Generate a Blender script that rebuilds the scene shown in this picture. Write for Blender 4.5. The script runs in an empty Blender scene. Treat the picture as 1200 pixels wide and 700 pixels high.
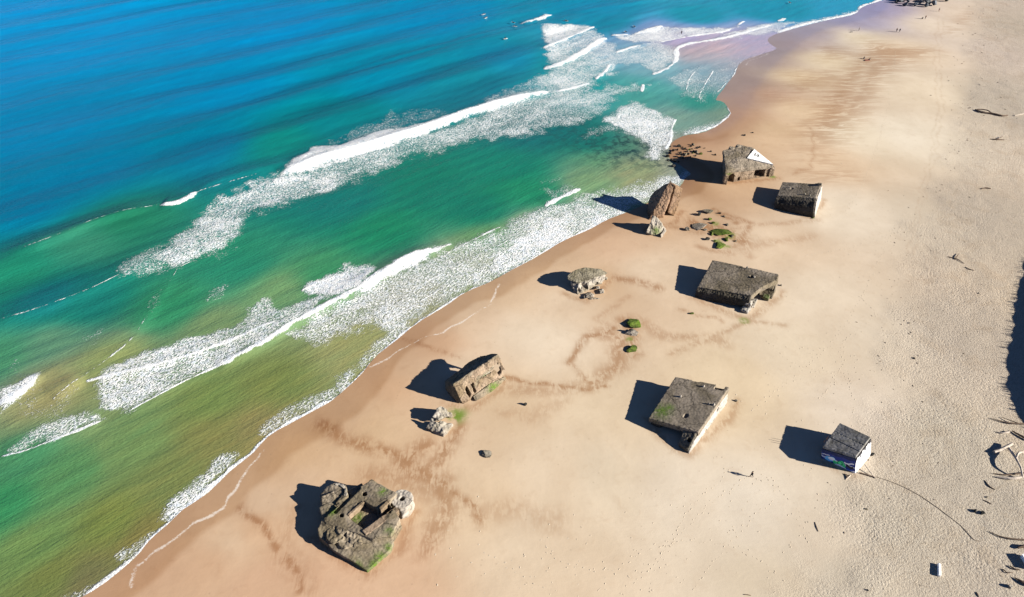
import bpy, bmesh, math, random
import numpy as np
from mathutils import Vector, Matrix, noise
rnd = random.Random(7)
C = bpy.context.scene.collection
sc = bpy.context.scene
R = math.radians

# ---------------------------------------------------------------- camera model (photo 1200 x 700)
F, PITCH, CAMH = 826.0, R(40), 110.0
def ray(px, py):
    a = (px-600)/F; b = -(py-350)/F
    return (a, math.cos(PITCH)+b*math.sin(PITCH), -math.sin(PITCH)+b*math.cos(PITCH))
def at(px, py, z=0.0):
    d = ray(px, py); t = (z-CAMH)/d[2]
    return Vector((d[0]*t, d[1]*t, z))
def at_np(pts, z=0.0):
    return np.array([at(x, y, z)[:2] for x, y in pts])

# ---------------------------------------------------------------- numeric helpers
def sstep(a, b, x):
    t = np.clip((x-a)/(b-a), 0, 1); return t*t*(3-2*t)
def seg_dist(X, Y, pts):
    """distance to an open polyline, signed side (left of travel > 0), arc parameter 0..1"""
    pts = np.asarray(pts, float)
    L = np.hypot(*np.diff(pts, axis=0).T); cum = np.concatenate([[0], np.cumsum(L)]); tot = cum[-1]
    best = np.full(X.shape, 1e9); side = np.zeros(X.shape); par = np.zeros(X.shape)
    for i in range(len(pts)-1):
        ax, ay = pts[i]; bx, by = pts[i+1]; dx, dy = bx-ax, by-ay
        l2 = max(dx*dx+dy*dy, 1e-9)
        t = np.clip(((X-ax)*dx+(Y-ay)*dy)/l2, 0, 1)
        ex = X-ax-t*dx; ey = Y-ay-t*dy
        d = np.hypot(ex, ey); m = d < best
        best = np.where(m, d, best)
        side = np.where(m, np.sign(dx*(Y-ay)-dy*(X-ax)), side)
        par = np.where(m, (cum[i]+t*L[i])/tot, par)
    return best, side, par
def inside(X, Y, poly):
    c = np.zeros(X.shape, bool); n = len(poly); j = n-1
    for i in range(n):
        xi, yi = poly[i]; xj, yj = poly[j]
        if yi != yj:
            m = ((yi > Y) != (yj > Y)) & (X < (xj-xi)*(Y-yi)/(yj-yi)+xi)
            c ^= m
        j = i
    return c
def poly_sd(X, Y, poly):
    """signed distance, positive inside"""
    p = np.vstack([poly, poly[:1]])
    d, _, _ = seg_dist(X, Y, p)
    return np.where(inside(X, Y, poly), d, -d)
def lin(c):
    c = np.asarray(c, float)/255.0
    return np.where(c < .04045, c/12.92, ((c+.055)/1.055)**2.4)
KCOL = np.array([1.84, 1.76, 1.70])
def alb(c): return np.clip(lin(c)/KCOL, 0.002, .85)
def vnoise(X, Y, s, seed=0):
    """cheap smooth value noise on arrays, -1..1"""
    x = X/s; y = Y/s; xi = np.floor(x); yi = np.floor(y); fx = x-xi; fy = y-yi
    fx = fx*fx*(3-2*fx); fy = fy*fy*(3-2*fy)
    def h(a, b):
        v = np.sin(a*127.1+b*311.7+seed*74.7)*43758.5453
        return v-np.floor(v)
    return 2*((h(xi, yi)*(1-fx)+h(xi+1, yi)*fx)*(1-fy)+(h(xi, yi+1)*(1-fx)+h(xi+1, yi+1)*fx)*fy)-1

# ---------------------------------------------------------------- shoreline (photo pixels -> world)
SHORE_PX = [(95,700),(134,673),(157,653),(180,630),(200,611),(220,594),(247,571),(277,546),(301,526),(321,507),(341,496),
 (368,479),(394,467),(420,441),(440,421),(460,401),(487,379),(520,359),(547,341),(580,329),(614,309),(647,289),(677,274),
 (701,263),(722,254),(745,245),(766,234),(785,224),(798,217),(806,208),(811,203),(800,196),(786,189),(782,181),(786,172),(790,164),
 (802,159),(820,156),(843,147),(857,135),(855,126),(846,119),(836,117),(850,100),(861,89),(864,79),(874,69),(890,64),(911,58),(905,53),(898,46),
 (911,39.5),(943,29.5),(978,22),(1002,17),(1011,8),(1032,1)]
def chaikin(p, n=2):
    for _ in range(n):
        q = [p[0]]
        for a, b in zip(p, p[1:]): q += [(a[0]*.75+b[0]*.25, a[1]*.75+b[1]*.25), (a[0]*.25+b[0]*.75, a[1]*.25+b[1]*.75)]
        p = q+[p[-1]]
    return p
SH = at_np(chaikin(SHORE_PX, 1))
SH[1:-1] += np.array([[math.sin(i*1.7)*.22+math.sin(i*.61)*.3, math.cos(i*1.3)*.2] for i in range(1, len(SH)-1)])
v0 = SH[0]-SH[3]; v0 /= np.hypot(*v0); v1 = np.array([.85,.53])
SH = np.vstack([[SH[0]+v0*700], [SH[0]+v0*60], SH, [SH[-1]+v1*60], [SH[-1]+v1*5000]])
LAND = np.vstack([SH, [[9000, 3000], [9000, -3000], [-200, -3000]]])
def shore_d(X, Y):
    d, _, _ = seg_dist(X, Y, SH)
    return np.where(inside(X, Y, LAND), d, -d)

# dune outside the frame on the right: it throws the long shadow at the right edge
DUNE = [(104,60),(112,95),(120,125),(138,160),(162,200),(215,300)]
def ground_np(X, Y, d):
    z = np.where(d > 0, 1.0*(1-np.exp(-np.maximum(d, 0)/22)), np.maximum(.06*d, -4))
    land = sstep(1, 9, d)
    z = z+land*(.07*vnoise(X, Y, 23, 1)+.02*vnoise(X, Y, 6.3, 2))
    co = coarse_np(X, Y)
    z = z+co*(.07*vnoise(X, Y, 5.7, 3)+.035*vnoise(X, Y, 1.7, 4))
    return z
COARSE_PX = [(940,720),(975,655),(990,610),(1000,565),(1033,505),(1050,450),(1048,410),(1058,370),(1052,330),(1064,290),(1078,250),(1112,195),(1128,150),(1136,100),(1140,50),(1150,-5),(1300,-5),(1500,720)]
CO = at_np(COARSE_PX)
def coarse_np(X, Y):
    return sstep(-6, 7, poly_sd(X, Y, CO)+3.5*vnoise(X, Y, 9, 9)+1.8*vnoise(X, Y, 3, 10))
def gz(x, y):
    X = np.array([[x]], float); Y = np.array([[y]], float)
    return float(ground_np(X, Y, shore_d(X, Y))[0, 0])
def on(px, py):
    """ground point seen at a photo pixel"""
    z = 0.0
    for _ in range(5):
        p = at(px, py, z); z = gz(p.x, p.y)
    return Vector((p.x, p.y, z))
def idw(X, Y, samples, p=3.0):
    acc = np.zeros(X.shape+(3,)); ws = np.zeros(X.shape)
    for (px, py, c) in samples:
        q = at(px, py); sc_ = (q.y+30)/100.0
        d2 = ((X-q.x)**2+(Y-q.y)**2)/(sc_*sc_)+9.0
        w = d2**(-p/2*1.3)
        acc += w[..., None]*alb(c); ws += w
    return acc/ws[..., None]

# ---------------------------------------------------------------- node helpers
class NT:
    def __init__(s, name, rough=.8, spec=.3):
        s.m = bpy.data.materials.new(name); s.m.use_nodes = True
        s.t = s.m.node_tree; s.b = s.t.nodes['Principled BSDF']
        s.b.inputs['Roughness'].default_value = rough
        s.b.inputs['Specular IOR Level'].default_value = spec
    def n(s, typ, **kw):
        nd = s.t.nodes.new('ShaderNode'+typ)
        for k, v in kw.items(): setattr(nd, k, v)
        return nd
    def put(s, sock, v):
        if isinstance(v, bpy.types.NodeSocket): s.t.links.new(v, sock)
        elif isinstance(v, (tuple, list)) and len(v) == 3 and sock.type == 'RGBA': sock.default_value = (*v, 1)
        else: sock.default_value = v
    def math(s, op, a, b=0.0, c=None, clamp=False):
        nd = s.n('Math', operation=op, use_clamp=clamp)
        s.put(nd.inputs[0], a); s.put(nd.inputs[1], b)
        if c is not None: s.put(nd.inputs[2], c)
        return nd.outputs[0]
    def attr(s, name): return s.n('Attribute', attribute_name=name)
    def mapping(s, rot=(0,0,0), scale=(1,1,1), geo=False, vec=None):
        mp = s.n('Mapping')
        mp.inputs['Rotation'].default_value = rot; mp.inputs['Scale'].default_value = scale
        if vec is None:
            vec = s.n('NewGeometry').outputs['Position'] if geo else s.n('TexCoord').outputs['Object']
        s.t.links.new(vec, mp.inputs['Vector'])
        return mp.outputs[0]
    def noise(s, vec, scale, detail=4, rough=.55, dist=0.0):
        nd = s.n('TexNoise'); nd.inputs['Scale'].default_value = scale; nd.inputs['Detail'].default_value = detail
        nd.inputs['Roughness'].default_value = rough; nd.inputs['Distortion'].default_value = dist
        s.t.links.new(vec, nd.inputs['Vector']); return nd.outputs['Fac']
    def ramp(s, f, a, b, va=0.0, vb=1.0):
        nd = s.n('MapRange', interpolation_type='SMOOTHSTEP')
        s.put(nd.inputs['Value'], f); s.put(nd.inputs['From Min'], a); s.put(nd.inputs['From Max'], b)
        s.put(nd.inputs['To Min'], va); s.put(nd.inputs['To Max'], vb); return nd.outputs[0]
    def mix(s, f, a, b, blend='MIX'):
        nd = s.n('Mix', data_type='RGBA', blend_type=blend, clamp_factor=True)
        s.put(nd.inputs[0], f); s.put(nd.inputs[6], a); s.put(nd.inputs[7], b); return nd.outputs[2]
    def bump(s, h, strength=.5, dist=.1, prev=None):
        nd = s.n('Bump'); s.put(nd.inputs['Strength'], strength); s.put(nd.inputs['Distance'], dist)
        s.put(nd.inputs['Height'], h)
        if prev is not None: s.put(nd.inputs['Normal'], prev)
        return nd.outputs[0]
    def out(s, col=None, rough=None, nor=None):
        if col is not None: s.put(s.b.inputs['Base Color'], col)
        if rough is not None: s.put(s.b.inputs['Roughness'], rough)
        if nor is not None: s.put(s.b.inputs['Normal'], nor)
        return s.m

# ---------------------------------------------------------------- object helpers
def tag(o, label=None, cat=None, group=None, kind=None):
    if label: o['label'] = label
    if cat: o['category'] = cat
    if group: o['group'] = group
    if kind: o['kind'] = kind
    return o
def link(name, me, mat=None, parent=None):
    o = bpy.data.objects.new(name, me); C.objects.link(o)
    if mat: me.materials.append(mat)
    if parent is not None:
        o.parent = parent; o.matrix_parent_inverse = Matrix.Translation(-parent.location)
    return o
def empty(name, loc, label=None, cat=None, group=None):
    o = bpy.data.objects.new(name, None); C.objects.link(o); o.location = loc
    o.empty_display_size = .5
    return tag(o, label, cat, group)
def mesh_from(name, v, f):
    me = bpy.data.meshes.new(name); me.from_pydata([tuple(p) for p in v], [], f); me.update(); return me
def set_attr(me, name, arr):
    a = me.attributes.new(name, 'FLOAT', 'POINT'); a.data.foreach_set('value', np.ascontiguousarray(arr, np.float32).ravel())
def set_col(me, name, arr):
    a = me.attributes.new(name, 'FLOAT_COLOR', 'POINT')
    c = np.ones((arr.reshape(-1, 3).shape[0], 4), np.float32); c[:, :3] = arr.reshape(-1, 3)
    a.data.foreach_set('color', c.ravel())
def grid_mesh(name, X, Y, Z, keep=None):
    ny, nx = X.shape
    co = np.stack([X, Y, Z], -1).reshape(-1, 3).astype(np.float32)
    idx = np.arange(ny*nx).reshape(ny, nx)
    q = np.stack([idx[:-1, :-1], idx[:-1, 1:], idx[1:, 1:], idx[1:, :-1]], -1).reshape(-1, 4)
    used = None
    if keep is not None:
        k = keep.reshape(-1); q = q[k[q].any(1)]
        used = np.unique(q); remap = np.full(ny*nx, -1); remap[used] = np.arange(len(used)); q = remap[q]; co = co[used]
    me = bpy.data.meshes.new(name)
    me.vertices.add(len(co)); me.vertices.foreach_set('co', co.ravel())
    me.loops.add(q.size); me.loops.foreach_set('vertex_index', q.astype(np.int32).ravel())
    me.polygons.add(len(q)); me.polygons.foreach_set('loop_start', np.arange(0, q.size, 4, dtype=np.int32))
    me.polygons.foreach_set('loop_total', np.full(len(q), 4, np.int32))
    me.update(calc_edges=True); me.validate()
    me.polygons.foreach_set('use_smooth', np.ones(len(q), bool))
    return me, used
def axis(a, b, step, far_lo, far_hi, growth=1.35):
    core = [a]
    while core[-1] < b: core.append(core[-1]+(step(core[-1]) if callable(step) else step))
    lo = []; s = 2.0; x = a
    while x > far_lo: x -= s; s *= growth; lo.append(x)
    hi = []; s = 2.0; x = core[-1]
    while x < far_hi: x += s; s *= growth; hi.append(x)
    return np.array(lo[::-1]+core+hi)

# ================================================================ WATER
def water_samples():
    return [
 (0,0,(4,132,196)),(100,40,(2,130,190)),(300,30,(0,124,182)),(500,15,(0,122,172)),(700,8,(6,126,165)),(900,12,(20,134,165)),(1000,5,(60,140,170)),
 (50,150,(0,116,166)),(250,100,(0,118,168)),(250,170,(0,106,142)),(100,200,(0,110,152)),(30,240,(0,106,146)),(-100,100,(0,125,185)),(-100,300,(20,110,130)),
 (450,90,(0,116,150)),(600,70,(0,112,148)),(560,95,(0,108,130)),(400,140,(6,110,122)),(330,170,(30,116,112)),(700,25,(0,122,155)),(820,20,(15,132,160)),
 (20,320,(56,118,92)),(150,262,(58,108,80)),(100,285,(70,116,88)),(60,350,(10,104,112)),(280,310,(58,120,88)),(100,355,(24,106,98)),(-100,420,(50,115,95)),
 (200,360,(64,120,76)),(60,400,(92,128,86)),(130,425,(122,130,66)),(250,385,(104,126,70)),(60,455,(140,132,74)),(0,420,(80,125,80)),
 (400,235,(0,104,98)),(500,215,(6,108,88)),(600,195,(14,112,92)),(450,270,(46,118,82)),(560,245,(20,106,86)),(700,190,(90,130,82)),(620,160,(0,96,98)),(660,150,(0,96,98)),
 (740,175,(74,106,78)),(762,196,(128,136,76)),(690,165,(10,96,92)),
 (330,340,(100,134,74)),(380,322,(74,124,74)),(620,225,(50,122,84)),(700,215,(110,140,84)),(740,208,(140,140,86)),
 (80,560,(88,122,62)),(160,520,(100,124,60)),(250,470,(104,120,50)),(320,450,(108,116,48)),(40,640,(98,122,54)),(130,610,(108,116,42)),
 (250,510,(120,116,52)),(200,560,(108,114,50)),(60,680,(104,110,42)),(420,400,(136,134,72)),(0,590,(70,120,66)),(-100,600,(45,112,62)),(20,540,(80,120,70)),
 (480,355,(140,134,86)),(560,310,(138,140,90)),(640,270,(146,150,104)),(575,280,(96,134,72)),(170,630,(112,104,44)),(100,680,(108,100,50)),(300,500,(128,116,58)),
 (780,80,(104,148,138)),(820,80,(116,146,138)),(700,108,(54,136,136)),(760,100,(84,146,128)),(825,122,(46,124,108)),(848,130,(104,128,90)),(740,112,(80,136,116)),
 (850,140,(118,132,100)),(800,140,(110,140,110)),(660,80,(40,140,150)),(760,65,(90,150,150)),
 (835,58,(186,158,138)),(860,54,(182,156,140)),(808,63,(178,152,134)),(805,48,(160,146,160)),(870,47,(160,148,156)),(890,56,(166,150,150)),(845,72,(140,150,140)),(875,62,(164,150,148)),
 (795,175,(140,130,105)),(790,200,(150,150,120)),(785,185,(130,130,100))]
# breaker lips: (points px, half width m at the middle, ridge height m, strength of white)
LIPS = [
 ([(329,205),(350,197),(380,186),(420,176),(460,163),(500,151),(540,136),(575,125),(607,117),(640,108)],1.7,1.5,1.0),
 ([(345,192),(372,176),(400,178),(440,162)],.9,.3,.9),
 ([(190,242),(207,241),(222,234),(229,227)],.8,.5,1.0),
 ([(612,28),(630,23),(646,17)],1.7,.6,1.0),
 ([(638,57),(665,46),(696,31)],.9,.4,1.0),
 ([(640,80),(658,75),(675,66),(692,55),(708,45)],1.7,.5,1.0),
 ([(698,93),(708,86),(716,75)],1.0,.3,1.0),
 ([(654,107),(670,104),(690,98)],.8,.2,.9),
 ([(717,42),(737,41)],1.0,.2,1.0),([(743,41),(760,36),(777,31)],1.5,.3,1.0),
 ([(722,62),(740,56),(759,51)],1.0,.2,1.0),
 ([(775,49),(800,44),(822,41),(850,37),(860,32)],.9,.1,.9),
 ([(766,87),(781,81),(791,73),(793,64),(792,57),(803,52),(827,48),(852,44),(880,36),(909,28)],1.0,.12,1.0),
 ([(911,38),(943,28),(978,21),(1002,16),(1011,7),(1032,0)],1.2,.05,1.0),
 ([(865,29),(872,25)],.8,.1,1.0),([(912,25),(920,22)],1.0,.1,1.0),
 ([(792,140),(786,151),(787,163),(780,175)],.5,.1,1.0),
 ([(754,99),(752,108)],.6,.1,.9),
 ([(800,157.5),(820,155),(843,146),(858,134),(853,125)],.7,.03,.9),
 ([(822,77),(807,92),(804,106)],.30,.03,.7),([(836,83),(827,97),(818,114),(824,119)],.30,.03,.7),
 ([(871,70),(862,80),(860,89),(848,100),(834,116)],.30,.03,.7),
 ([(103,446.5),(134,439.5),(187,428),(234,413),(277,398),(317,379),(347,378)],.5,.35,1.0),
 ([(254,430),(301,408),(327,391.5),(347,378),(400,351),(427,336),(450,321),(483,300),(510,296),(529,286)],.75,.9,1.0),
 ([(425,338),(450,321),(470,311),(487,301),(510,295)],1.3,.2,1.0),
 ([(150,483),(175,469),(207,452),(254,430)],.32,.2,1.0),
 ([(354,341),(365,335),(395,337),(420,328),(437,318)],.6,.1,.8),
 ([(0,474),(20,462),(36,452),(46,440)],.9,.5,1.0),
 ([(0,536),(33,528),(67,514.5),(94,504),(119,493)],.3,.2,1.0),
 ([(520,300),(555,281),(589,265)],.45,.15,.9),
 ([(640,241),(655,233),(668,228),(679,222)],.75,.25,1.0),
 ([(97,701),(134,673),(157,653),(180,630),(200,611),(220,594),(247,571),(277,546),(301,526),(321,507),(341,496),(368,479),(394,467)],.62,.10,1.0),
 ([(394,467),(420,441),(440,421),(460,401),(487,379),(520,359),(547,341),(580,329),(614,309),(647,289),(677,274),(701,263),(722,254)],.40,.05,.95),
 ([(203,325),(207,315),(225,306)],.3,.1,.8),
 ([(0,376),(40,366),(90,348),(130,330),(180,303)],.3,.3,.42),([(60,470),(100,440),(140,412),(160,392),(190,345),(203,322)],.3,.2,.35),([(0,301),(60,285),(120,258),(190,241)],.35,.2,.42),([(229,227),(270,214),(310,203)],.3,.2,.4),
 ([(430,395),(450,378),(500,350),(545,318),(580,300),(630,275),(680,255)],.25,.05,.7),
 ([(470,350),(500,330),(560,300),(600,280),(650,255)],.25,.05,.7),
]
# calm swell crests (no foam): (points, height)
CRESTS = [([(0,302),(60,286),(120,259),(190,241)],.9),([(345,190),(250,212),(229,226)],.5),([(612,28),(560,42),(480,62),(380,90)],.5),([(640,58),(560,85),(480,108)],.4),
 ([(646,17),(720,8),(800,-5)],.5),([(696,30),(780,12),(830,5)],.4),([(0,474),(-60,500)],.5),([(0,375),(80,352),(150,325),(200,300)],.25),([(60,470),(100,446)],.3),
 ([(0,500),(60,470),(130,395),(210,345),(280,300)],.15)]
# foam fields: (polygon px, density, feather m)
FOAM = [
 ([(329,206),(345,190),(368,172),(400,172),(440,156),(483,150),(523,139),(560,129),(607,115),(640,108),(628,112),(587,125),(540,141),(500,157),(450,174),(400,190),(360,203)],1.0,1.2),
 ([(385,172),(420,148),(460,133),(510,131),(530,138),(480,152),(430,166)],.36,4),
 ([(330,205),(480,162),(640,110),(760,98),(720,118),(690,140),(640,150),(595,163),(560,166),(480,185),(430,205),(400,220),(330,240),(300,250)],.56,3.5),
 ([(185,300),(215,268),(262,232),(320,206),(400,202),(398,222),(330,238),(282,252),(278,275),(262,293),(225,305),(205,312),(190,310)],.72,2.5),
 ([(140,315),(185,285),(200,310),(190,320),(150,322)],.42,3),
 ([(560,125),(640,85),(720,55),(760,75),(715,78),(690,112),(640,150),(600,150)],.55,3),
 ([(637,28),(694,30),(690,38),(645,54),(637,46)],.82,1.5),
 ([(638,56),(694,33),(712,47),(725,60),(720,85),(660,108),(640,96),(644,80)],.66,2.0),
 ([(722,62),(759,51),(775,50),(792,57),(793,70),(767,86),(750,76),(730,70)],.60,2),
 ([(720,44),(745,38),(777,31),(822,33),(850,33),(866,31),(850,38),(800,44),(775,49),(745,50)],.72,1.5),
 ([(800,53),(850,44),(880,35),(905,27),(930,26),(911,38),(880,42),(850,46),(820,50)],.55,2),
 ([(840,42),(880,32),(906,27),(900,32),(870,39)],.7,1.5),
 ([(911,36),(943,26),(978,19),(1002,13),(1011,5),(1011,9),(1002,18),(978,23),(943,30),(911,40)],.62,1.5),
 ([(705,143),(731,122),(746,118),(762,127),(778,133),(792,140),(787,151),(787,163),(781,175),(767,187),(759,182),(757,172),(746,163),(732,155)],.76,2),
 ([(680,165),(705,143),(725,125),(760,128),(740,150)],.34,4),
 ([(798,152),(828,148),(850,138),(858,133),(845,147),(820,156),(802,159)],.55,2),
 ([(785,90),(815,78),(830,95),(826,120),(800,110)],.40,3),([(826,80),(868,72),(858,95),(834,117)],.3,3),
 ([(112,449),(122,430),(170,411),(215,397),(250,389),(288,381),(292,361),(310,352),(330,362),(360,352),(405,335),(352,377),(327,391),(301,408),(254,430),(207,451),(150,484),(128,478),(114,458)],.70,1.3),
 ([(354,342),(360,331),(392,324),(405,311),(430,312),(438,318),(425,335),(400,347),(375,348)],.92,1.3),
 ([(420,335),(450,320),(487,301),(525,288),(500,305),(450,330),(425,345)],.92,1),
 ([(340,392),(400,352),(450,324),(528,290),(590,266),(640,243),(690,227),(745,216),(806,202),(811,206),(722,255),(677,275),(614,310),(547,342),(487,380),(440,422),(400,462),(388,458),(430,412),(452,392),(440,384),(400,390),(370,402)],.60,2.2),
 ([(548,325),(600,282),(640,258),(680,238),(745,220),(770,225),(722,255),(660,285),(600,318)],.82,2.5),
 ([(430,420),(470,385),(530,345),(580,322),(600,316),(547,342),(487,380),(440,422)],.60,1.5),
 ([(742,245),(765,222),(785,207),(806,200),(811,204),(798,218),(770,234)],.62,2),
 ([(0,455),(20,449),(46,439),(40,450),(28,466),(0,486)],.95,.8),
 ([(0,536),(15,525),(30,508),(50,497),(90,486),(113,487),(119,493),(67,515)],.64,1.2),
 ([(193,607),(198,590),(230,566),(262,533),(277,534),(244,575),(207,612)],.66,1.0),
 ([(132,652),(150,640),(178,627),(180,634),(157,656)],.5,1),([(70,698),(110,690),(95,706),(70,706)],.5,1),
 ([(306,505),(330,480),(360,466),(392,452),(396,467),(345,496),(318,512)],.56,1.2),
 ([(240,345),(262,335),(258,348),(244,352)],.3,1.5),([(170,360),(185,340),(180,375)],.25,2),([(95,395),(125,385),(110,402)],.24,2),
 ([(632,214),(655,210),(650,216)],.3,2),([(640,222),(670,216),(665,228),(645,238)],.4,2),
 ([(400,352),(440,345),(430,375),(380,392),(350,388)],.42,3),([(15,430),(50,470),(80,460),(70,490),(20,490)],.28,3),
]
xs = axis(-262, 205, .5, -6000, 900); ys = axis(40, 372, lambda y: .34+.0026*(y-40), -60, 7000)
X, Y = np.meshgrid(xs, ys)
SD = shore_d(X, Y)
near = (X > -300) & (X < 260) & (Y > 20) & (Y < 420)
# swell
ang = R(37); nx_, ny_ = -math.sin(ang), math.cos(ang)
U = X*nx_+Y*ny_; V = X*math.cos(ang)+Y*math.sin(ang)
warp = 5*vnoise(X, Y, 90, 5)+1.8*vnoise(X, Y, 34, 6)
off = sstep(35, 110, -SD)
swell = (.78*np.sin(2*np.pi*(U+warp)/24.)*(.55+.45*vnoise(U/2, V/4, 24, 7))
         + .10*np.sin(2*np.pi*(U*.97+V*.2+warp*.8)/11.5+1.3)*(.5+.5*vnoise(X, Y, 40, 8)))*off
swell += .035*np.sin(2*np.pi*(U+1.7*vnoise(X, Y, 21, 11)+.6*vnoise(X, Y, 7, 12))/5.1)*sstep(3, 14, -SD)
for s_, a_, r_ in ((8.0, .06, 13), (3.1, .035, 14)):
    swell += a_*vnoise(U*2.2, V*.8, s_, r_)*sstep(2, 12, -SD)
fade = sstep(0, 14, -SD)
Z = swell*fade
lip = np.full(X.shape, -3.0); foam = np.zeros(X.shape)
def front_profile(s, A):
    """s>0 on the shoreward side: steep there, long gentle back"""
    return A*np.where(s > 0, np.exp(-(s/1.5)**2), np.exp(-(np.abs(s)/4.5)**1.6))
bx = np.where(near)
Xn, Yn = X[near], Y[near]; Zn = Z[near]; lipn = lip[near]; fon = foam[near]; SDn = SD[near]
for pts, w, hgt, st in LIPS:
    P = at_np(chaikin(pts, 1)); w *= .92; d, side, par = seg_dist(Xn, Yn, P)
    jit = .40*w*vnoise(Xn, Yn, 3.4, 21)+.45*w*vnoise(Xn, Yn, 1.1, 22)+.35*w*vnoise(Xn, Yn, 11, 23)
    taper = np.clip(np.minimum(par, 1-par)*9, 0, 1)**.5
    wl = w*(.35+.65*taper)
    lipn = np.maximum(lipn, np.clip((wl-d+jit)/w, -3, 1)*1.0-(1-st))
    shoreward = -side        # right of left-to-right travel is the beach side
    Zn = Zn+front_profile(d*shoreward, hgt)*taper*np.exp(-(np.maximum(0, d-6)/3)**2)*sstep(-.5, 3, -SDn)
for pts, hgt in CRESTS:
    P = at_np(chaikin(pts, 1))
    if P[0, 0] > P[-1, 0]: P = P[::-1]
    d, side, par = seg_dist(Xn, Yn, P)
    taper = sstep(0, .25, np.minimum(par, 1-par))
    Zn = Zn+front_profile(-d*side*.7, hgt)*taper
for pts, den, fe in FOAM:
    P = at_np(pts); sd = poly_sd(Xn, Yn, P)+fe*.8*vnoise(Xn, Yn, 3.3, 31)+fe*.5*vnoise(Xn, Yn, 1.3, 32)
    f = den*sstep(-fe, fe, sd)
    fon = np.maximum(fon, f)
fon = np.clip(fon*(1+.20*vnoise(Xn, Yn, 9, 33)+.14*vnoise(Xn, Yn, 3, 34)), 0, 1.0)
Z[near] = Zn; lip[near] = lipn; foam[near] = fon
wcol = idw(X, Y, water_samples())
lum = wcol.mean(-1, keepdims=True); blue = wcol[..., 2:3] > wcol[..., 0:1]*3
greenish = np.clip((wcol[..., 0:1]-.015)/.05, 0, 1)
shal = sstep(130, 40, -SD)[..., None]
wcol = wcol*(1+np.array([.30, .34, .70])*greenish)*np.where(greenish < 1, 1+np.array([-.85, .20, .08])*(1-greenish), 1)+np.array([.007, .012, .016])*shal
# dark rocks under water
reef = np.zeros(X.shape)
for (px, py, r, s) in [(740,172,14,.9),(700,165,12,.6),(755,180,7,.9),(720,180,10,.7),(665,155,14,.4),(770,190,5,.8),(735,160,8,.5)]:
    q = at(px, py); reef = np.maximum(reef, s*np.exp(-(((X-q.x)/r)**2+((Y-q.y)/r)**2)))
keep = SD < 3.0
wm, used = grid_mesh('water', X, Y, Z, keep)
for nm, arr in (('lip', lip), ('foam', foam), ('reef', reef), ('depth', np.clip(-SD, 0, 60))):
    set_attr(wm, nm, arr.reshape(-1)[used])
set_col(wm, 'wcol', wcol.reshape(-1, 3)[used])

w = NT('sea_water', .22, .14)
w.b.inputs['IOR'].default_value = 1.33
pos = w.mapping(geo=True)
rotv = w.mapping(rot=(0, 0, -R(40)), scale=(1, 1, 1), geo=True)
stre = w.mapping(scale=(.28, 1, 1), vec=rotv)
foamA = w.attr('foam').outputs['Fac']; lipA = w.attr('lip').outputs['Fac']; col = w.attr('wcol').outputs['Color']
dep = w.attr('depth').outputs['Fac']
# warped lace
wn = w.n('TexNoise'); wn.inputs['Scale'].default_value = .55; wn.inputs['Detail'].default_value = 3
w.t.links.new(pos, wn.inputs['Vector'])
def warped(base, amt):
    sub = w.n('VectorMath', operation='SUBTRACT'); w.put(sub.inputs[0], wn.outputs['Color']); sub.inputs[1].default_value = (.5, .5, .5)
    sc1 = w.n('VectorMath', operation='SCALE'); w.put(sc1.inputs[0], sub.outputs[0]); sc1.inputs['Scale'].default_value = amt
    ad = w.n('VectorMath', operation='ADD'); w.put(ad.inputs[0], base); w.put(ad.inputs[1], sc1.outputs[0]); return ad.outputs[0]
st2 = w.mapping(scale=(.75, 1.15, 1), vec=rotv)
lace = None
vo = w.n('TexVoronoi', feature='DISTANCE_TO_EDGE', voronoi_dimensions='2D'); vo.inputs['Scale'].default_value = 1.5
w.put(vo.inputs['Vector'], warped(st2, 2.4))
lace = w.math('ADD', w.math('MULTIPLY', vo.outputs['Distance'], 2.6), .05)
nz = w.noise(pos, .8, 5, .65); nz2 = w.noise(pos, 2.6, 4, .65); nz3 = w.noise(w.mapping(scale=(.35, 1, 1), vec=rotv), .30, 4, .65, .5)
sp_a = w.noise(warped(st2, .5), 1.9, 3, .6, .3); sp_b = w.noise(st2, 4.2, 2, .6)
val = w.math('ADD', w.math('MULTIPLY', sp_a, .62), w.math('MULTIPLY', sp_b, .30))
val = w.math('ADD', val, w.math('MULTIPLY_ADD', nz3, .22, -.07))
val = w.math('ADD', val, w.math('MULTIPLY_ADD', lace, -.16, .07))
th = w.math('MULTIPLY_ADD', foamA, -.30, .668)
fl = w.ramp(w.math('SUBTRACT', val, th), -.085, .105)
fl = w.math('MULTIPLY', fl, w.ramp(foamA, .04, .20)); fl = w.math('MULTIPLY', fl, w.ramp(foamA, .3, .95, .70, 1.0))
ln = w.math('ADD', lipA, w.math('MULTIPLY_ADD', nz2, 1.3, -.65))
lf = w.ramp(ln, -.25, .40)
fm = w.math('MAXIMUM', fl, lf)
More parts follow.
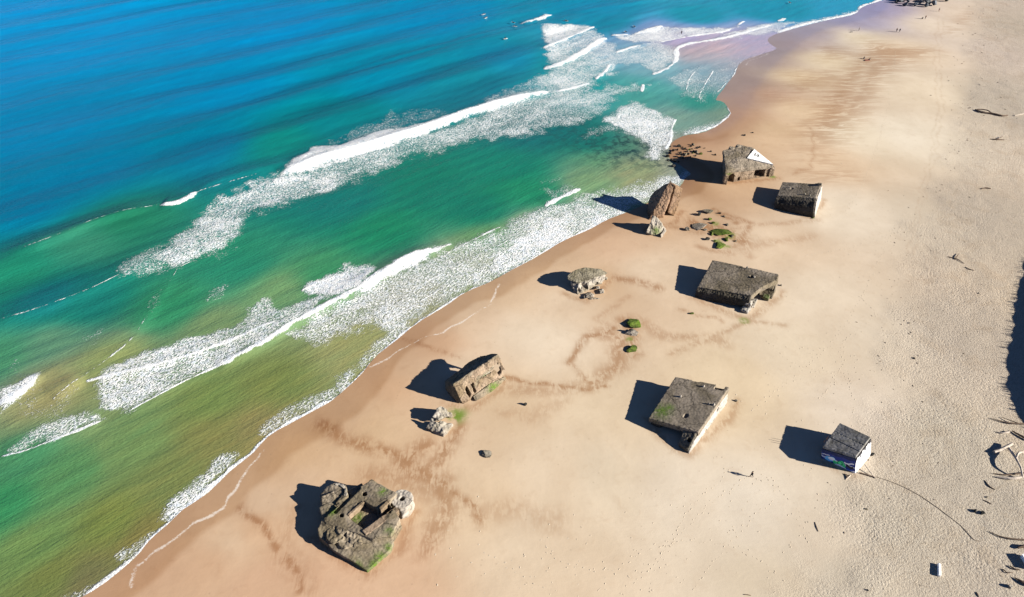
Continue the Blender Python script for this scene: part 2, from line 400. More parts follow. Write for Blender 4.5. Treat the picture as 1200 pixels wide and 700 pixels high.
# milky water round the foam
milk = w.math('MULTIPLY', w.ramp(w.math('ADD', foamA, w.math('MULTIPLY_ADD', nz, .5, -.25)), .15, 1.0), .30)
streak = w.noise(stre, .34, 5, .6, .4); streak2 = w.noise(w.mapping(scale=(.18, 1, 1), vec=rotv), 1.1, 3, .5, .3)
base = w.mix(w.ramp(streak, .34, .68), w.mix(1, col, (.90, .95, .98), 'MULTIPLY'), w.mix(1, col, (1.10, 1.03, 1.02), 'MULTIPLY'))
big = w.noise(w.mapping(scale=(.3, 1, 1), vec=rotv), .07, 3, .5, .3)
base = w.mix(w.math('MULTIPLY', w.ramp(big, .4, .66), .35), base, w.mix(1, col, (.9, .86, .82), 'MULTIPLY'))
rf = w.math('MULTIPLY', w.attr('reef').outputs['Fac'], w.ramp(w.noise(pos, .32, 4, .7), .43, .60))
base = w.mix(rf, base, (.012, .035, .035))
base = w.mix(milk, base, (.27, .36, .41))
cf = w.mix(fm, base, w.mix(w.ramp(nz, .35, .6), (.44, .49, .54), (.60, .61, .61)))
h1 = w.noise(stre, .9, 4, .6, .5)
h2 = w.noise(w.mapping(rot=(0, 0, -R(15)), scale=(.6, 1, 1), geo=True), 1.9, 4, .6, .5)
fine = w.noise(w.mapping(scale=(.14, 1, 1), vec=w.mapping(rot=(0, 0, -R(45)), geo=True)), 1.5, 4, .6, .4)
hh = w.math('ADD', w.math('MULTIPLY', h1, .10), w.math('MULTIPLY', h2, .13))
hh = w.math('ADD', hh, w.math('MULTIPLY', fine, .15))
hh = w.math('ADD', hh, w.math('MULTIPLY', fm, w.math('MULTIPLY_ADD', nz, .25, w.math('MULTIPLY_ADD', nz2, .35, .05))))
b1 = w.bump(hh, .8, 1.0)
w.out(cf, w.math('MULTIPLY_ADD', fm, .6, .2), b1)
tag(link('water', wm, w.m), kind='structure')

# ================================================================ SAND
def sand_samples():
    return [
 (807,212,(170,128,94)),(815,222,(190,150,112)),(305,592,(228,197,165)),(270,635,(230,199,166)),(420,492,(222,188,154)),(350,560,(226,192,158)),(480,440,(222,188,154)),(575,380,(228,198,166)),(640,330,(228,198,164)),
 (180,690,(222,184,150)),(250,660,(224,184,148)),(300,620,(224,184,146)),(350,540,(224,188,148)),(430,500,(226,192,152)),(470,450,(220,180,142)),(520,410,(218,178,142)),
 (600,350,(228,198,164)),(650,320,(226,194,160)),(720,290,(224,188,154)),(640,400,(238,217,190)),(600,388,(238,216,188)),(540,430,(232,206,176)),(660,350,(232,206,176)),(600,470,(228,200,166)),(560,590,(230,202,168)),(620,640,(232,208,178)),
 (400,660,(220,180,146)),(460,690,(224,186,152)),(300,690,(220,180,146)),(700,560,(232,212,184)),(700,480,(230,206,174)),(660,560,(234,210,180)),
 (800,580,(232,214,190)),(880,600,(234,218,196)),(860,450,(230,206,172)),(930,420,(232,212,184)),(960,350,(234,214,188)),(900,290,(232,206,176)),(990,250,(236,218,194)),
 (1000,160,(238,220,192)),(1060,160,(238,222,198)),(930,130,(236,206,168)),(900,150,(232,200,160)),(880,165,(228,194,156)),(960,190,(230,200,166)),(1050,60,(232,208,178)),
 (1080,110,(236,216,188)),(1090,30,(234,214,190)),(1000,45,(236,218,186)),(960,70,(236,214,178)),(1130,20,(228,206,182)),(930,90,(232,206,168)),
 (840,158,(186,146,116)),(865,148,(190,148,116)),(875,138,(196,154,124)),(890,110,(206,166,136)),
 (870,118,(172,140,122)),(880,100,(170,148,136)),(905,75,(176,154,146)),(930,55,(176,156,156)),(960,40,(172,158,168)),(1000,27,(166,158,182)),(1030,12,(168,158,186)),(860,105,(172,150,136)),(900,60,(172,152,146)),  # purple tones: sky reflection on wet sand, put into the colour
 (1000,480,(230,212,190)),(960,620,(226,208,184)),(900,690,(228,210,184)),(1040,400,(226,208,184)),(1090,260,(218,200,176)),
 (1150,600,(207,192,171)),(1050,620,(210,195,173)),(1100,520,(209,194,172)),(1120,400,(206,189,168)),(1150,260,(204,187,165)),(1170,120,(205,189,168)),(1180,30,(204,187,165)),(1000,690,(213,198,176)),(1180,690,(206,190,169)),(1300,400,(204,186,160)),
 (740,240,(208,170,134)),(790,235,(226,194,160)),(830,215,(226,190,152)),(700,330,(220,186,150)),(760,320,(230,204,174))]
STAINS = [  # brown seepage channels: (points, half width m, strength)
 ([(375,500),(420,520),(470,535),(510,560),(545,590),(560,605)],1.6,.55),([(520,560),(520,600),(500,640)],2.5,.45),([(500,520),(470,545),(520,575)],2.2,.5),
 ([(285,595),(310,620),(335,650),(350,690)],.9,.55),([(540,500),(520,530),(500,560),(520,590)],2.0,.5),
 ([(585,441),(620,447),(660,455),(710,455)],.8,.6),([(590,455),(640,460),(690,452)],1.8,.35),([(470,400),(500,408),(540,418)],.8,.35),
 ([(690,445),(665,425),(690,395),(720,385)],1.0,.6),([(705,390),(730,400),(720,430),(690,450)],2.4,.5),([(735,350),(700,372),(720,385)],1.0,.25),
 ([(720,326),(745,330),(770,340)],1.6,.5),([(745,375),(780,395),(850,400)],1.8,.35),([(800,365),(840,372),(845,380)],.6,.4),([(790,415),(830,400),(880,378),(920,382)],1.0,.35),
 ([(770,262),(830,275),(870,285)],1.0,.35),([(840,248),(880,262),(870,285)],1.2,.45),([(880,300),(860,270),(900,262),(960,258)],1.2,.3),([(850,295),(900,285),(950,278)],2.0,.25),
 ([(948,150),(956,170),(950,195),(930,205)],.7,.30),([(660,470),(620,490),(590,485)],2.0,.2),([(560,595),(610,600),(650,610)],2.5,.22),
 ([(360,690),(330,640),(345,600)],2.2,.22),([(430,560),(470,560),(500,580)],3.0,.35)]
STREAKS = [ # wide streaky seep areas: polygons
 ([(1030,50),(1100,60),(1062,76),(1032,96),(1012,130),(988,165),(958,174),(974,140),(1000,105),(1010,75)],.82,9),
 ([(1018,48),(1090,58),(1070,70),(1020,78),(1005,110),(1000,140),(985,165),(945,168),(940,150),(960,120),(975,95),(1000,72)],.85,8),
 ([(960,50),(1010,60),(1000,70),(960,72)],.5,6),([(920,85),(1000,80),(1000,100),(930,112)],.55,8),([(880,100),(960,110),(950,130),(900,120)],.3,8),([(930,150),(990,150),(980,200),(930,190)],.4,8),
 ([(930,195),(1000,200),(1010,213),(940,212)],.5,5),([(1095,45),(1130,10),(1150,15),(1120,40)],.45,6)]
STAINS += [(p, .3, .13) for p in ([(1100,20),(1095,70),(1100,120),(1092,180),(1075,240),(1062,300)], [(1106,22),(1101,70),(1106,120),(1098,180),(1081,240),(1068,300)])]
STAINS += [(p, 1.1, .38) for p in ([(756,494),(790,524),(814,535),(850,490),(862,470)], [(366,630),(400,660),(432,680),(470,640),(486,605)], [(522,474),(560,476),(595,444)], [(812,348),(850,366),(880,376),(916,342)], [(962,540),(1006,560)], [(905,240),(945,256),(965,235)], [(846,214),(880,212),(910,208)], [(755,270),(790,262),(803,248)], [(660,345),(690,352),(716,330)], [(820,290),(850,296),(866,282)], [(728,376),(738,398),(732,414),(752,412)])]
STAINS += [([(815,262),(845,270),(868,282)], 3.2, .6), ([(835,246),(862,262)], 1.2, .5), ([(730,374),(742,396),(740,414)], 1.8, .55)]
xs = axis(-95, 285, .5, -6000, 6000); ys = axis(38, 380, lambda y: .34+.0026*(y-40), -3000, 7000)
X, Y = np.meshgrid(xs, ys)
SD = shore_d(X, Y)
Z = ground_np(X, Y, SD)
near = (X > -110) & (X < 300) & (Y > 20) & (Y < 400) & (SD > -6)
WETPOLY = at_np([(830,160),(857,150),(876,136),(888,108),(902,87),(921,68),(942,51),(958,40),(991,30),(1028,21),(1044,9),(1050,-5),(1020,-20),(800,-20),(780,120)])
scol = idw(X, Y, sand_samples())
stain = np.zeros(X.shape); streaky = np.zeros(X.shape); sw = np.full(X.shape, -3.0)
Xn, Yn = X[near], Y[near]; stn = stain[near]; skn = streaky[near]; swn = sw[near]
for pts, wd, s in STAINS:
    P = np.array([on(*p)[:2] for p in pts]); d, _, par = seg_dist(Xn+.9*vnoise(Xn, Yn, 4, 41), Yn+.9*vnoise(Xn, Yn, 4, 42), P)
    stn = np.maximum(stn, 1.25*s*np.exp(-(d/wd)**2))
for poly, s, fe in STREAKS:
    P = at_np(poly, .9); sd = poly_sd(Xn, Yn, P); skn = np.maximum(skn, s*sstep(-fe, fe, sd))
SWASH = [[(160,664),(190,643),(212,628),(230,613),(264,595),(267,581),(284,563),(311,529)],[(433,432),(470,410),(517,388),(555,370),(577,356),(580,345),(584,333)],[(150,690),(152,680),(158,668)],[(905,62),(885,66),(868,72)],[(911,60),(880,70),(866,82)]]
for pts in SWASH:
    P = np.array([on(*p)[:2] for p in pts]); d, _, par = seg_dist(Xn+.7*vnoise(Xn, Yn, 4, 43)+.3*vnoise(Xn, Yn, 1.6, 47), Yn+.7*vnoise(Xn, Yn, 4, 44)+.3*vnoise(Xn, Yn, 1.6, 48), P)
    swn = np.maximum(swn, np.clip(1-d/.34+.35*vnoise(Xn, Yn, 7, 46), -3, 1))
stain[near] = stn; streaky[near] = skn; sw[near] = swn
ALG = [(856,276,1.6),(838,262,1.0),(852,290,.9),(738,398,.8),(535,487,2.2),(842,283,1.0),(432,662,.8),(872,376,1.1),(905,207,1.0)]
alg = np.zeros(X.shape)
for px, py, r in ALG:
    q = on(px, py); alg = np.maximum(alg, np.exp(-(((X-q.x)**2+(Y-q.y)**2)/(r*r))**1.5))
wet = np.maximum(sstep(6.5, 1.0, SD+1.2*vnoise(X, Y, 11, 45))*.5, sstep(-3, 3, poly_sd(X, Y, WETPOLY))*1.0)
sm, used = grid_mesh('sand', X, Y, Z, None)
for nm, arr in (('stain', stain), ('streak', streaky), ('swash', sw), ('algae', alg), ('wet', wet), ('coarse', coarse_np(X, Y))):
    set_attr(sm, nm, arr)
wedge = 5.6+1.5*vnoise(X, Y, 15, 61)+.7*vnoise(X, Y, 4, 62)+1.6*sstep(120, 60, Y)
band = sstep(wedge+.9, wedge-.9, SD); soft = sstep(wedge+9, wedge, SD)
keepb = 1-sstep(-6, 2, poly_sd(X, Y, WETPOLY))
scol = scol*(1-(np.array([.24, .33, .42])*band[..., None]+np.array([.07, .10, .13])*(soft*(1-band))[..., None])*keepb[..., None])
scol = scol*np.array([.975, .985, 1.01])
set_col(sm, 'scol', scol)
s = NT('beach_sand', .9, .2)
pos = s.mapping(geo=True); col = s.attr('scol').outputs['Color']; co = s.attr('coarse').outputs['Fac']; we = s.attr('wet').outputs['Fac']
n1 = s.noise(pos, .06, 5, .6, .4); n2 = s.noise(pos, .45, 5, .6, .3); n3 = s.noise(pos, 2.9, 4, .65); n4 = s.noise(pos, 6.0, 2, .6)
base = s.mix(s.ramp(n1, .3, .7), s.mix(1, col, (.93, .90, .86), 'MULTIPLY'), s.mix(1, col, (1.06, 1.05, 1.03), 'MULTIPLY'))
brn = s.mix(1, col, (.62, .47, .36), 'MULTIPLY')
# small brown ripples inside the seepage stains
rip = s.noise(s.mapping(rot=(0, 0, R(25)), scale=(1, .3, 1), geo=True), 1.1, 4, .6, 1.2)
stf = s.math('MULTIPLY', s.attr('stain').outputs['Fac'], s.ramp(s.math('ADD', rip, s.math('MULTIPLY_ADD', n2, .9, -.45)), .30, .62, .35, 1.5))
base = s.mix(stf, base, brn)
stv = s.noise(s.mapping(rot=(0, 0, -R(8)), scale=(.2, 1, 1), geo=True), .34, 5, .66, 1.4)
skf = s.math('MULTIPLY', s.attr('streak').outputs['Fac'], s.ramp(s.math('MULTIPLY_ADD', s.attr('streak').outputs['Fac'], .10, stv), .43, .62))
base = s.mix(skf, base, s.mix(1, col, (.62, .47, .36), 'MULTIPLY'))
# faint large moisture mottling of the lower beach
base = s.mix(s.math('MULTIPLY', s.ramp(n2, .52, .75), s.math('MULTIPLY_ADD', co, -.10, .14)), base, brn)
# coarse foot-trodden upper beach: shells, straw and dimples
sp = s.math('MULTIPLY', co, s.ramp(n3, .50, .68))
base = s.mix(s.math('MULTIPLY', co, .55), base, s.mix(1, col, (.90, .90, .91), 'MULTIPLY'))
base = s.mix(s.math('MULTIPLY', sp, .75), base, s.mix(1, col, (.56, .50, .45), 'MULTIPLY'))
gr = s.noise(pos, .12, 4, .7, .6)
base = s.mix(s.math('MULTIPLY', co, s.ramp(gr, .50, .66, 0, .35)), base, s.mix(1, col, (.72, .64, .55), 'MULTIPLY'))
sp2 = s.math('MULTIPLY', co, s.ramp(n4, .56, .70))
base = s.mix(s.math('MULTIPLY', sp2, .4), base, s.mix(1, col, (1.35, 1.35, 1.32), 'MULTIPLY'))
pt = s.n('TexVoronoi'); pt.inputs['Scale'].default_value = .8; s.put(pt.inputs['Vector'], pos)
sel = s.n('SeparateColor'); s.put(sel.inputs[0], pt.outputs['Color'])
dots = s.math('MULTIPLY', s.ramp(pt.outputs['Distance'], .16, .08), s.ramp(sel.outputs[0], .86, .9))
base = s.mix(s.math('MULTIPLY', dots, s.math('MULTIPLY_ADD', co, .35, .22)), base, (.13, .10, .07))
ca = s.ramp(s.math('ADD', s.attr('swash').outputs['Fac'], s.math('MULTIPLY_ADD', n3, 2.4, -1.25)), .0, .9)
base = s.mix(s.math('MULTIPLY', ca, .55), base, (.62, .60, .56))
base = s.mix(s.math('MULTIPLY', s.attr('algae').outputs['Fac'], s.ramp(n2, .35, .6)), base, (.10, .16, .02))
rough = s.math('MULTIPLY_ADD', we, -.62, .92)
s.put(s.b.inputs['Specular IOR Level'], s.math('MULTIPLY_ADD', we, .45, .15))
bh = s.math('ADD', s.math('MULTIPLY', n2, .05), s.math('MULTIPLY', s.math('MULTIPLY', n3, co), .24))
bh = s.math('ADD', bh, s.math('MULTIPLY', s.math('MULTIPLY', n4, co), .18))
foot = s.n('TexVoronoi'); foot.inputs['Scale'].default_value = 1.7; s.put(foot.inputs['Vector'], pos)
bh = s.math('ADD', bh, s.math('MULTIPLY', s.ramp(foot.outputs['Distance'], .1, .55), s.math('MULTIPLY', co, s.ramp(n1, .35, .65, .02, .09))))
bh = s.math('ADD', bh, s.math('MULTIPLY', s.noise(s.mapping(rot=(0, 0, R(-20)), scale=(.3, 1, 1), geo=True), 1.4, 3, .6), .03))
bh = s.math('MULTIPLY', bh, s.math('MULTIPLY_ADD', we, -.9, 1.0))
s.out(base, rough, s.bump(bh, .6, 1.0))
tag(link('sand', sm, s.m), kind='structure')
# ================================================================ MATERIALS FOR OBJECTS
def concrete(name, a, b, dark=(.05,.045,.035), darkamt=.5, moss=(.045,.078,.010), bumpk=.5, white=0.0):
    c = NT(name, .92, .15); p = c.mapping(geo=True)
    n1 = c.noise(p, .35, 5, .65, .5); n2 = c.noise(p, 1.6, 5, .65, .3); n3 = c.noise(p, 6, 4, .6)
    col = c.mix(c.ramp(n1, .35, .65), a, b)
    col = c.mix(c.math('MULTIPLY', c.ramp(n2, .52, .66), darkamt), col, dark)
    bigp = c.noise(p, .13, 4, .65, .8)
    col = c.mix(c.math('MULTIPLY', c.ramp(bigp, .44, .60), .75), col, c.mix(1, col, (.60, .58, .46), 'MULTIPLY'))
    blot = c.noise(p, .8, 3, .7, 1.2)
    col = c.mix(c.math('MULTIPLY', c.ramp(blot, .56, .64), darkamt*.7), col, dark)
    ck = c.n('TexVoronoi', feature='DISTANCE_TO_EDGE'); ck.inputs['Scale'].default_value = .28
    wv = c.n('VectorMath', operation='ADD'); c.put(wv.inputs[0], p); nn_ = c.n('TexNoise'); nn_.inputs['Scale'].default_value = 1.2; c.put(nn_.inputs['Vector'], p); c.put(wv.inputs[1], nn_.outputs['Color']); c.put(ck.inputs['Vector'], wv.outputs[0])
    col = c.mix(c.math('MULTIPLY', c.ramp(ck.outputs['Distance'], .028, .008), .7), col, tuple(x*.5 for x in dark))
    col = c.mix(c.math('MULTIPLY', c.ramp(n3, .52, .7), .18), col, tuple(min(.8, x*1.35) for x in a))
    # faint board-marked courses and run-off streaks
    st = c.noise(c.mapping(scale=(1, 1, .12), geo=True), 2.4, 3, .6)
    col = c.mix(c.math('MULTIPLY', c.ramp(st, .50, .68), darkamt*.6), col, dark)
    if white: col = c.mix(c.math('MULTIPLY', c.ramp(n2, .30, .55), white), col, (.66, .64, .60))
    sep = c.n('SeparateXYZ'); c.put(sep.inputs[0], p)
    fz = c.math('PINGPONG', c.math('ADD', sep.outputs[2], c.math('MULTIPLY', n1, .3)), .55)
    col = c.mix(c.math('MULTIPLY', c.ramp(fz, .05, .0), .35), col, dark)
    tide = c.math('MULTIPLY', c.ramp(c.math('ADD', sep.outputs[2], c.math('MULTIPLY', n2, 1.2)), 2.5, 1.4), .45)
    col = c.mix(tide, col, c.mix(1, col, (.50, .42, .34), 'MULTIPLY'))
    ms = c.math('MULTIPLY', c.attr('moss').outputs['Fac'], c.ramp(n2, .30, .55))
    col = c.mix(ms, col, c.mix(c.ramp(n3, .4, .6), moss, tuple(x*1.9 for x in moss)))
    h = c.math('ADD', c.math('MULTIPLY', n2, .10), c.math('MULTIPLY', n3, .05))
    return c.out(col, None, c.bump(h, bumpk, 1.0))
M_ROOF = concrete('weathered_roof_concrete', (.225,.19,.15), (.15,.127,.098), (.05,.042,.032), .55, bumpk=.22)
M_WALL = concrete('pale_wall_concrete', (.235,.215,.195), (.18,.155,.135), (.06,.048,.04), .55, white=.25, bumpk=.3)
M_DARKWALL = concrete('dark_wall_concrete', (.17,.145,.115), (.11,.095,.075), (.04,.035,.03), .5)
M_RUIN = concrete('grey_tan_ruin_concrete', (.215,.18,.135), (.15,.125,.092), (.05,.042,.032), .5, bumpk=.35)
M_TAN = concrete('tan_ruin_concrete', (.24,.185,.135), (.18,.135,.095), (.07,.05,.035), .45, bumpk=.4)
M_RUST = concrete('rust_brown_concrete', (.27,.18,.12), (.20,.13,.085), (.06,.04,.028), .5, bumpk=.4)
M_PALE = concrete('pale_rubble_concrete', (.27,.24,.20), (.20,.175,.145), (.07,.06,.05), .35, white=.12, bumpk=.4)
M_SHADEFRONT = concrete('shade_dark_front_concrete', (.075,.065,.052), (.05,.044,.036), (.02,.018,.015), .5, bumpk=.4)  # near-black albedo paints the shade of the bunker fronts into the colour
M_ROCK = concrete('grey_rock', (.26,.24,.20), (.17,.155,.13), (.04,.035,.03), .6)
M_BLACKROCK = concrete('dark_wet_rock', (.045,.044,.04), (.028,.03,.03), (.02,.02,.02), .5)
M_MOSSROCK = concrete('green_algae_rock', (.075,.130,.012), (.105,.135,.030), (.035,.045,.015), .5)
M_GROYNE = concrete('blue_grey_boulder', (.13,.145,.165), (.085,.095,.11), (.03,.03,.035), .5)
def plain(name, col, rough=.8, var=.25, scale=3.0):
    c = NT(name, rough, .2); n = c.noise(c.mapping(geo=True), scale, 4, .6)
    return c.out(c.mix(c.ramp(n, .3, .7), tuple(x*(1-var) for x in col), tuple(min(.9, x*(1+var)) for x in col)))
M_WHITE = plain('white_paint', (.50,.50,.49), .7, .35, 1.6)
M_BLACK = plain('black_paint', (.02,.02,.022), .6)
M_BLEACH = plain('bleached_driftwood', (.36,.31,.26), .85, .2)
M_DARKWOOD = plain('dark_driftwood', (.10,.07,.05), .9, .3)
M_ROPE = plain('weathered_rope', (.17,.135,.10), .95, .2)
M_FOAMBLOCK = plain('white_foam_plastic', (.76,.76,.74), .6, .06)
M_IRON = plain('rusty_iron', (.09,.045,.025), .8, .3)
def plain_flat(name, col, rough=.8): return plain(name, col, rough, .1, 12)
M_SKIN = plain_flat('skin', (.40,.24,.17)); M_HAIR = plain_flat('dark_hair', (.03,.022,.016)); M_DARKCLOTH = plain_flat('dark_cloth', (.022,.022,.026))
M_NAVY = plain_flat('navy_cloth', (.03,.04,.075)); M_GREYCLOTH = plain_flat('grey_cloth', (.16,.15,.14)); M_REDCLOTH = plain_flat('brown_red_cloth', (.14,.05,.035))
M_NEOPRENE = plain_flat('black_wetsuit', (.012,.013,.016), .5); M_BOARD = plain_flat('white_surfboard', (.72,.72,.68), .3)
def mural_mat(name):
    c = NT(name, .7, .2); n = c.noise(c.mapping(geo=True), 1.3, 4, .6)
    col = c.attr('paint').outputs['Color']
    return c.out(c.mix(c.math('MULTIPLY', c.ramp(n, .5, .75), .3), col, (.20,.19,.18)))
M_MURAL = mural_mat('spray_paint')

# ================================================================ RUIN BUILDER
def hull(pts):
    bm = bmesh.new()
    for p in pts: bm.verts.new(p)
    r = bmesh.ops.convex_hull(bm, input=bm.verts)
    junk = [e for e in r['geom_interior'] if isinstance(e, bmesh.types.BMVert)]
    if junk: bmesh.ops.delete(bm, geom=junk, context='VERTS')
    bmesh.ops.recalc_face_normals(bm, faces=bm.faces)
    return bm
def merge(bms):
    out = bmesh.new()
    for b in bms:
        me = bpy.data.meshes.new('tmp'); b.to_mesh(me); out.from_mesh(me); bpy.data.meshes.remove(me); b.free()
    return out
def prism(top, depth):
    """top: 3d outline; extruded straight down by depth"""
    bm = bmesh.new(); n = len(top)
    t = [bm.verts.new(p) for p in top]; b = [bm.verts.new((p[0], p[1], p[2]-depth)) for p in top]
    bmesh.ops.triangulate(bm, faces=[bm.faces.new(t)]); bmesh.ops.triangulate(bm, faces=[bm.faces.new(b[::-1])])
    for i in range(n): bm.faces.new((t[i], b[i], b[(i+1) % n], t[(i+1) % n]))
    bmesh.ops.recalc_face_normals(bm, faces=bm.faces)
    return bm
def cyl(center, r, h0, h1, n=24, axis_=Vector((0,0,1)), r2=None):
    q = axis_.to_track_quat('Z', 'Y'); pts = []
    for k in range(n):
        a = 2*math.pi*k/n
        pts.append(center+q@Vector((r*math.cos(a), r*math.sin(a), h0))); rr = r2 if r2 else r
        pts.append(center+q@Vector((rr*math.cos(a), rr*math.sin(a), h1)))
    return hull(pts)
def evaluate(me, mods):
    o = bpy.data.objects.new('tmp', me); C.objects.link(o); extra = []
    for typ, kw in mods:
        m = o.modifiers.new('m', typ)
        for k, v in kw.items(): setattr(m, k, v)
    bpy.context.view_layer.update()
    ev = o.evaluated_get(bpy.context.evaluated_depsgraph_get())
    res = bpy.data.meshes.new_from_object(ev)
    bpy.data.objects.remove(o); bpy.data.meshes.remove(me)
    return res
def ruin(name, solids, mat, parent, cuts=(), vox=.16, amp=.10, freq=.55, rough=.06, moss=(), seed=0):
    bm = merge(solids); me = bpy.data.meshes.new(name); bm.to_mesh(me); bm.free()
    me = evaluate(me, [('REMESH', dict(mode='VOXEL', voxel_size=vox))])
    if cuts:
        cm = merge(list(cuts)); cme = bpy.data.meshes.new('cut'); cm.to_mesh(cme); cm.free()
        cme = evaluate(cme, [('REMESH', dict(mode='VOXEL', voxel_size=vox))])
        co = bpy.data.objects.new('cutter', cme); C.objects.link(co)
        me = evaluate(me, [('BOOLEAN', dict(operation='DIFFERENCE', solver='FAST', object=co)), ('REMESH', dict(mode='VOXEL', voxel_size=vox))])
        bpy.data.objects.remove(co); bpy.data.meshes.remove(cme)
    n = len(me.vertices); co_ = np.empty(n*3, np.float32); me.vertices.foreach_get('co', co_); co_ = co_.reshape(-1, 3)
    no = np.empty(n*3, np.float32); me.vertices.foreach_get('normal', no); no = no.reshape(-1, 3)
    o3 = Vector((seed*7.3, seed*3.1, seed*1.7)); d = np.empty(n, np.float32)
    for i in range(n):
        p = Vector(co_[i])+o3
        d[i] = amp*noise.noise(p*freq)+rough*noise.noise(p*2.3)+rough*.8*min(0, noise.noise(p*1.1)+.25)*2
    co_ += no*d[:, None]
    me.vertices.foreach_set('co', co_.ravel()); me.update()
    ms = np.zeros(n)
    for c, r in moss: ms = np.maximum(ms, np.exp(-(np.linalg.norm(co_-np.array(c), axis=1)/r)**2))
    set_attr(me, 'moss', ms); me.name = name
    return link(name, me, mat, parent)
class Frame:
    """tilted box frame: A back-left roof corner, a metres along the back edge, b towards the front edge, c above the roof plane"""
    def __init__(s, A, B, Cc):
        s.A = A; s.B = B; s.u = (Cc-A); s.la = s.u.length; s.u.normalize()
        v = B-A; v -= s.u*v.dot(s.u); s.lb = v.length; s.v = v.normalized(); s.n = s.v.cross(s.u)
        if s.n.z < 0: s.n = -s.n
    fr = None
    def __call__(s, a, b, c=0):
        if s.fr is None: return s.A+s.u*a+s.v*b+s.n*c
        p, q = a/s.la, b/s.lb
        return s.A+s.u*(s.la*p*(1-q)+s.fr[0]*p*q)+s.v*(s.lb*q*(1-p)+s.fr[1]*p*q)+(s.B-s.A-s.v*s.lb)*q*(1-p)+s.n*c
    def hit(s, px, py):
        d = Vector(ray(px, py)); o_ = Vector((0, 0, CAMH)); t = (s.A-o_).dot(s.n)/d.dot(s.n); p = o_+d*t-s.A
        return p.dot(s.u), p.dot(s.v)
    def box(s, a0, a1, b0, b1, c0, c1): return hull([s(a, b, c) for a in (a0, a1) for b in (b0, b1) for c in (c0, c1)])
    def poly(s, ab, c0, c1):
        bm = bmesh.new(); t = [bm.verts.new(s(a, b, c1)) for a, b in ab]; d = [bm.verts.new(s(a, b, c0)) for a, b in ab]; n = len(ab)
        bmesh.ops.triangulate(bm, faces=[bm.faces.new(t)]); bmesh.ops.triangulate(bm, faces=[bm.faces.new(d[::-1])])
        for i in range(n): bm.faces.new((t[i], d[i], d[(i+1) % n], t[(i+1) % n]))
        bmesh.ops.recalc_face_normals(bm, faces=bm.faces); return bm
def rp(px, py, h, g): return at(px, py, h+g)
def boxmesh(name, bms, mat, parent=None):
    bm = merge(bms); me = bpy.data.meshes.new(name); bm.to_mesh(me); bm.free(); return link(name, me, mat, parent)

# ---------------------------------------------------------------- tilted square bunker (middle right)
g = on(815, 500).z
f = Frame(rp(791.5, 441.4, 3.08, g), rp(760, 490, 1.9, g), rp(855, 453.6, 4.5, g)); f.fr = f.hit(818.5, 506.8)
b = empty('bunker', on(815, 500), 'square grey bunker with mossy tilted roof and pale sunlit end, left of the graffiti hut', 'bunker', 'wartime concrete bunkers sinking into the beach')
roof = ruin('roof_slab', [f.box(0, f.la, 0, f.lb, -1.3, 0)], M_ROOF, b,
     [f.box(8.3, 10.1, -1, 1.2, -.9, 1), f.box(3.5, 5, -1, .25, -.5, .5), f.box(6.2, 7.0, 8.6, 9.6, -.35, .5)], vox=.13, amp=.045, rough=.022, freq=.3, moss=[(f(1.6, 9.6), 1.7), (f(2.6, 8.2), .9)], seed=1)
ruin('wall', [f.box(.3, f.la-.5, .25, 10.9, -8, -1.2), f.box(7.9, f.la-.5, 10.8, f.lb-.05, -8, -1.2), f.box(.3, 2.6, 10.8, f.lb-.1, -8, -1.2)], M_SHADEFRONT, b,
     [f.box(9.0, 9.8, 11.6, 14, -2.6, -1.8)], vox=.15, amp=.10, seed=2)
ruin('wing_wall', [hull([f(a, bb, c) for a, bb, c in ((f.la-3.3, f.lb-.6, -.35), (f.la-.35, f.lb-.6, -.2), (f.la-3.0, f.lb+1.1, -1.0), (f.la-.35, f.lb+1.5, -.9), (f.la-2.8, f.lb+2.5, -2.0), (f.la-.35, f.lb+3.0, -1.9))]+[f(a, bb, -8) for a, bb in ((f.la-3.3, f.lb-.6), (f.la-.35, f.lb-.6), (f.la-2.8, f.lb+2.7), (f.la-.35, f.lb+3.2))])], concrete('shade_dark_wing_concrete', (.13,.115,.09), (.085,.075,.06), (.03,.026,.02), .6), b, [cyl(f(f.la-1.1, f.lb+1.4, 0), .42, -2.2, 2, 12, f.n)], vox=.12, amp=.12, rough=.07, seed=66)  # wing concrete darkened so its colour holds the front face's shade
ruin('end_wall', [f.box(f.la-.55, f.la-.06, .25, f.lb-.06, -8, -1.25), hull([f(a, bb, c) for a in (f.la-.45, f.la-.05) for bb, c in ((f.lb-.5, -1.2), (f.lb+1.6, -1.3), (f.lb+3.1, -2.3), (f.lb+3.3, -8), (f.lb-.5, -8))])], M_WALL, b,
     [f.box(f.la-.7, f.la+1, 4.0, 4.7, -2.6, -1.7), f.box(f.la-.7, f.la+1, 8.6, 9.2, -3.9, -3.0), f.box(f.la-.6, f.la+1, 10.9, 11.5, -4.6, -3.9)], vox=.13, amp=.07, seed=61)
for a, bb, hh in ((3.3, 5.0, .42), (6.2, 1.2, .45), (10.2, 5.1, .48), (9.3, 5.2, .40)):
    ruin('anchor_stub', [hull([f(a+da, bb+db, c) for da, db, c in ((-.22,-.25,-.2),(.3,-.25,-.2),(-.22,.3,-.2),(.3,.3,-.2),(-.05,-.15,hh),(.22,.12,hh),(.22,-.15,hh*.9))])], M_PALE, roof, vox=.08, amp=.04, seed=int(a*10))

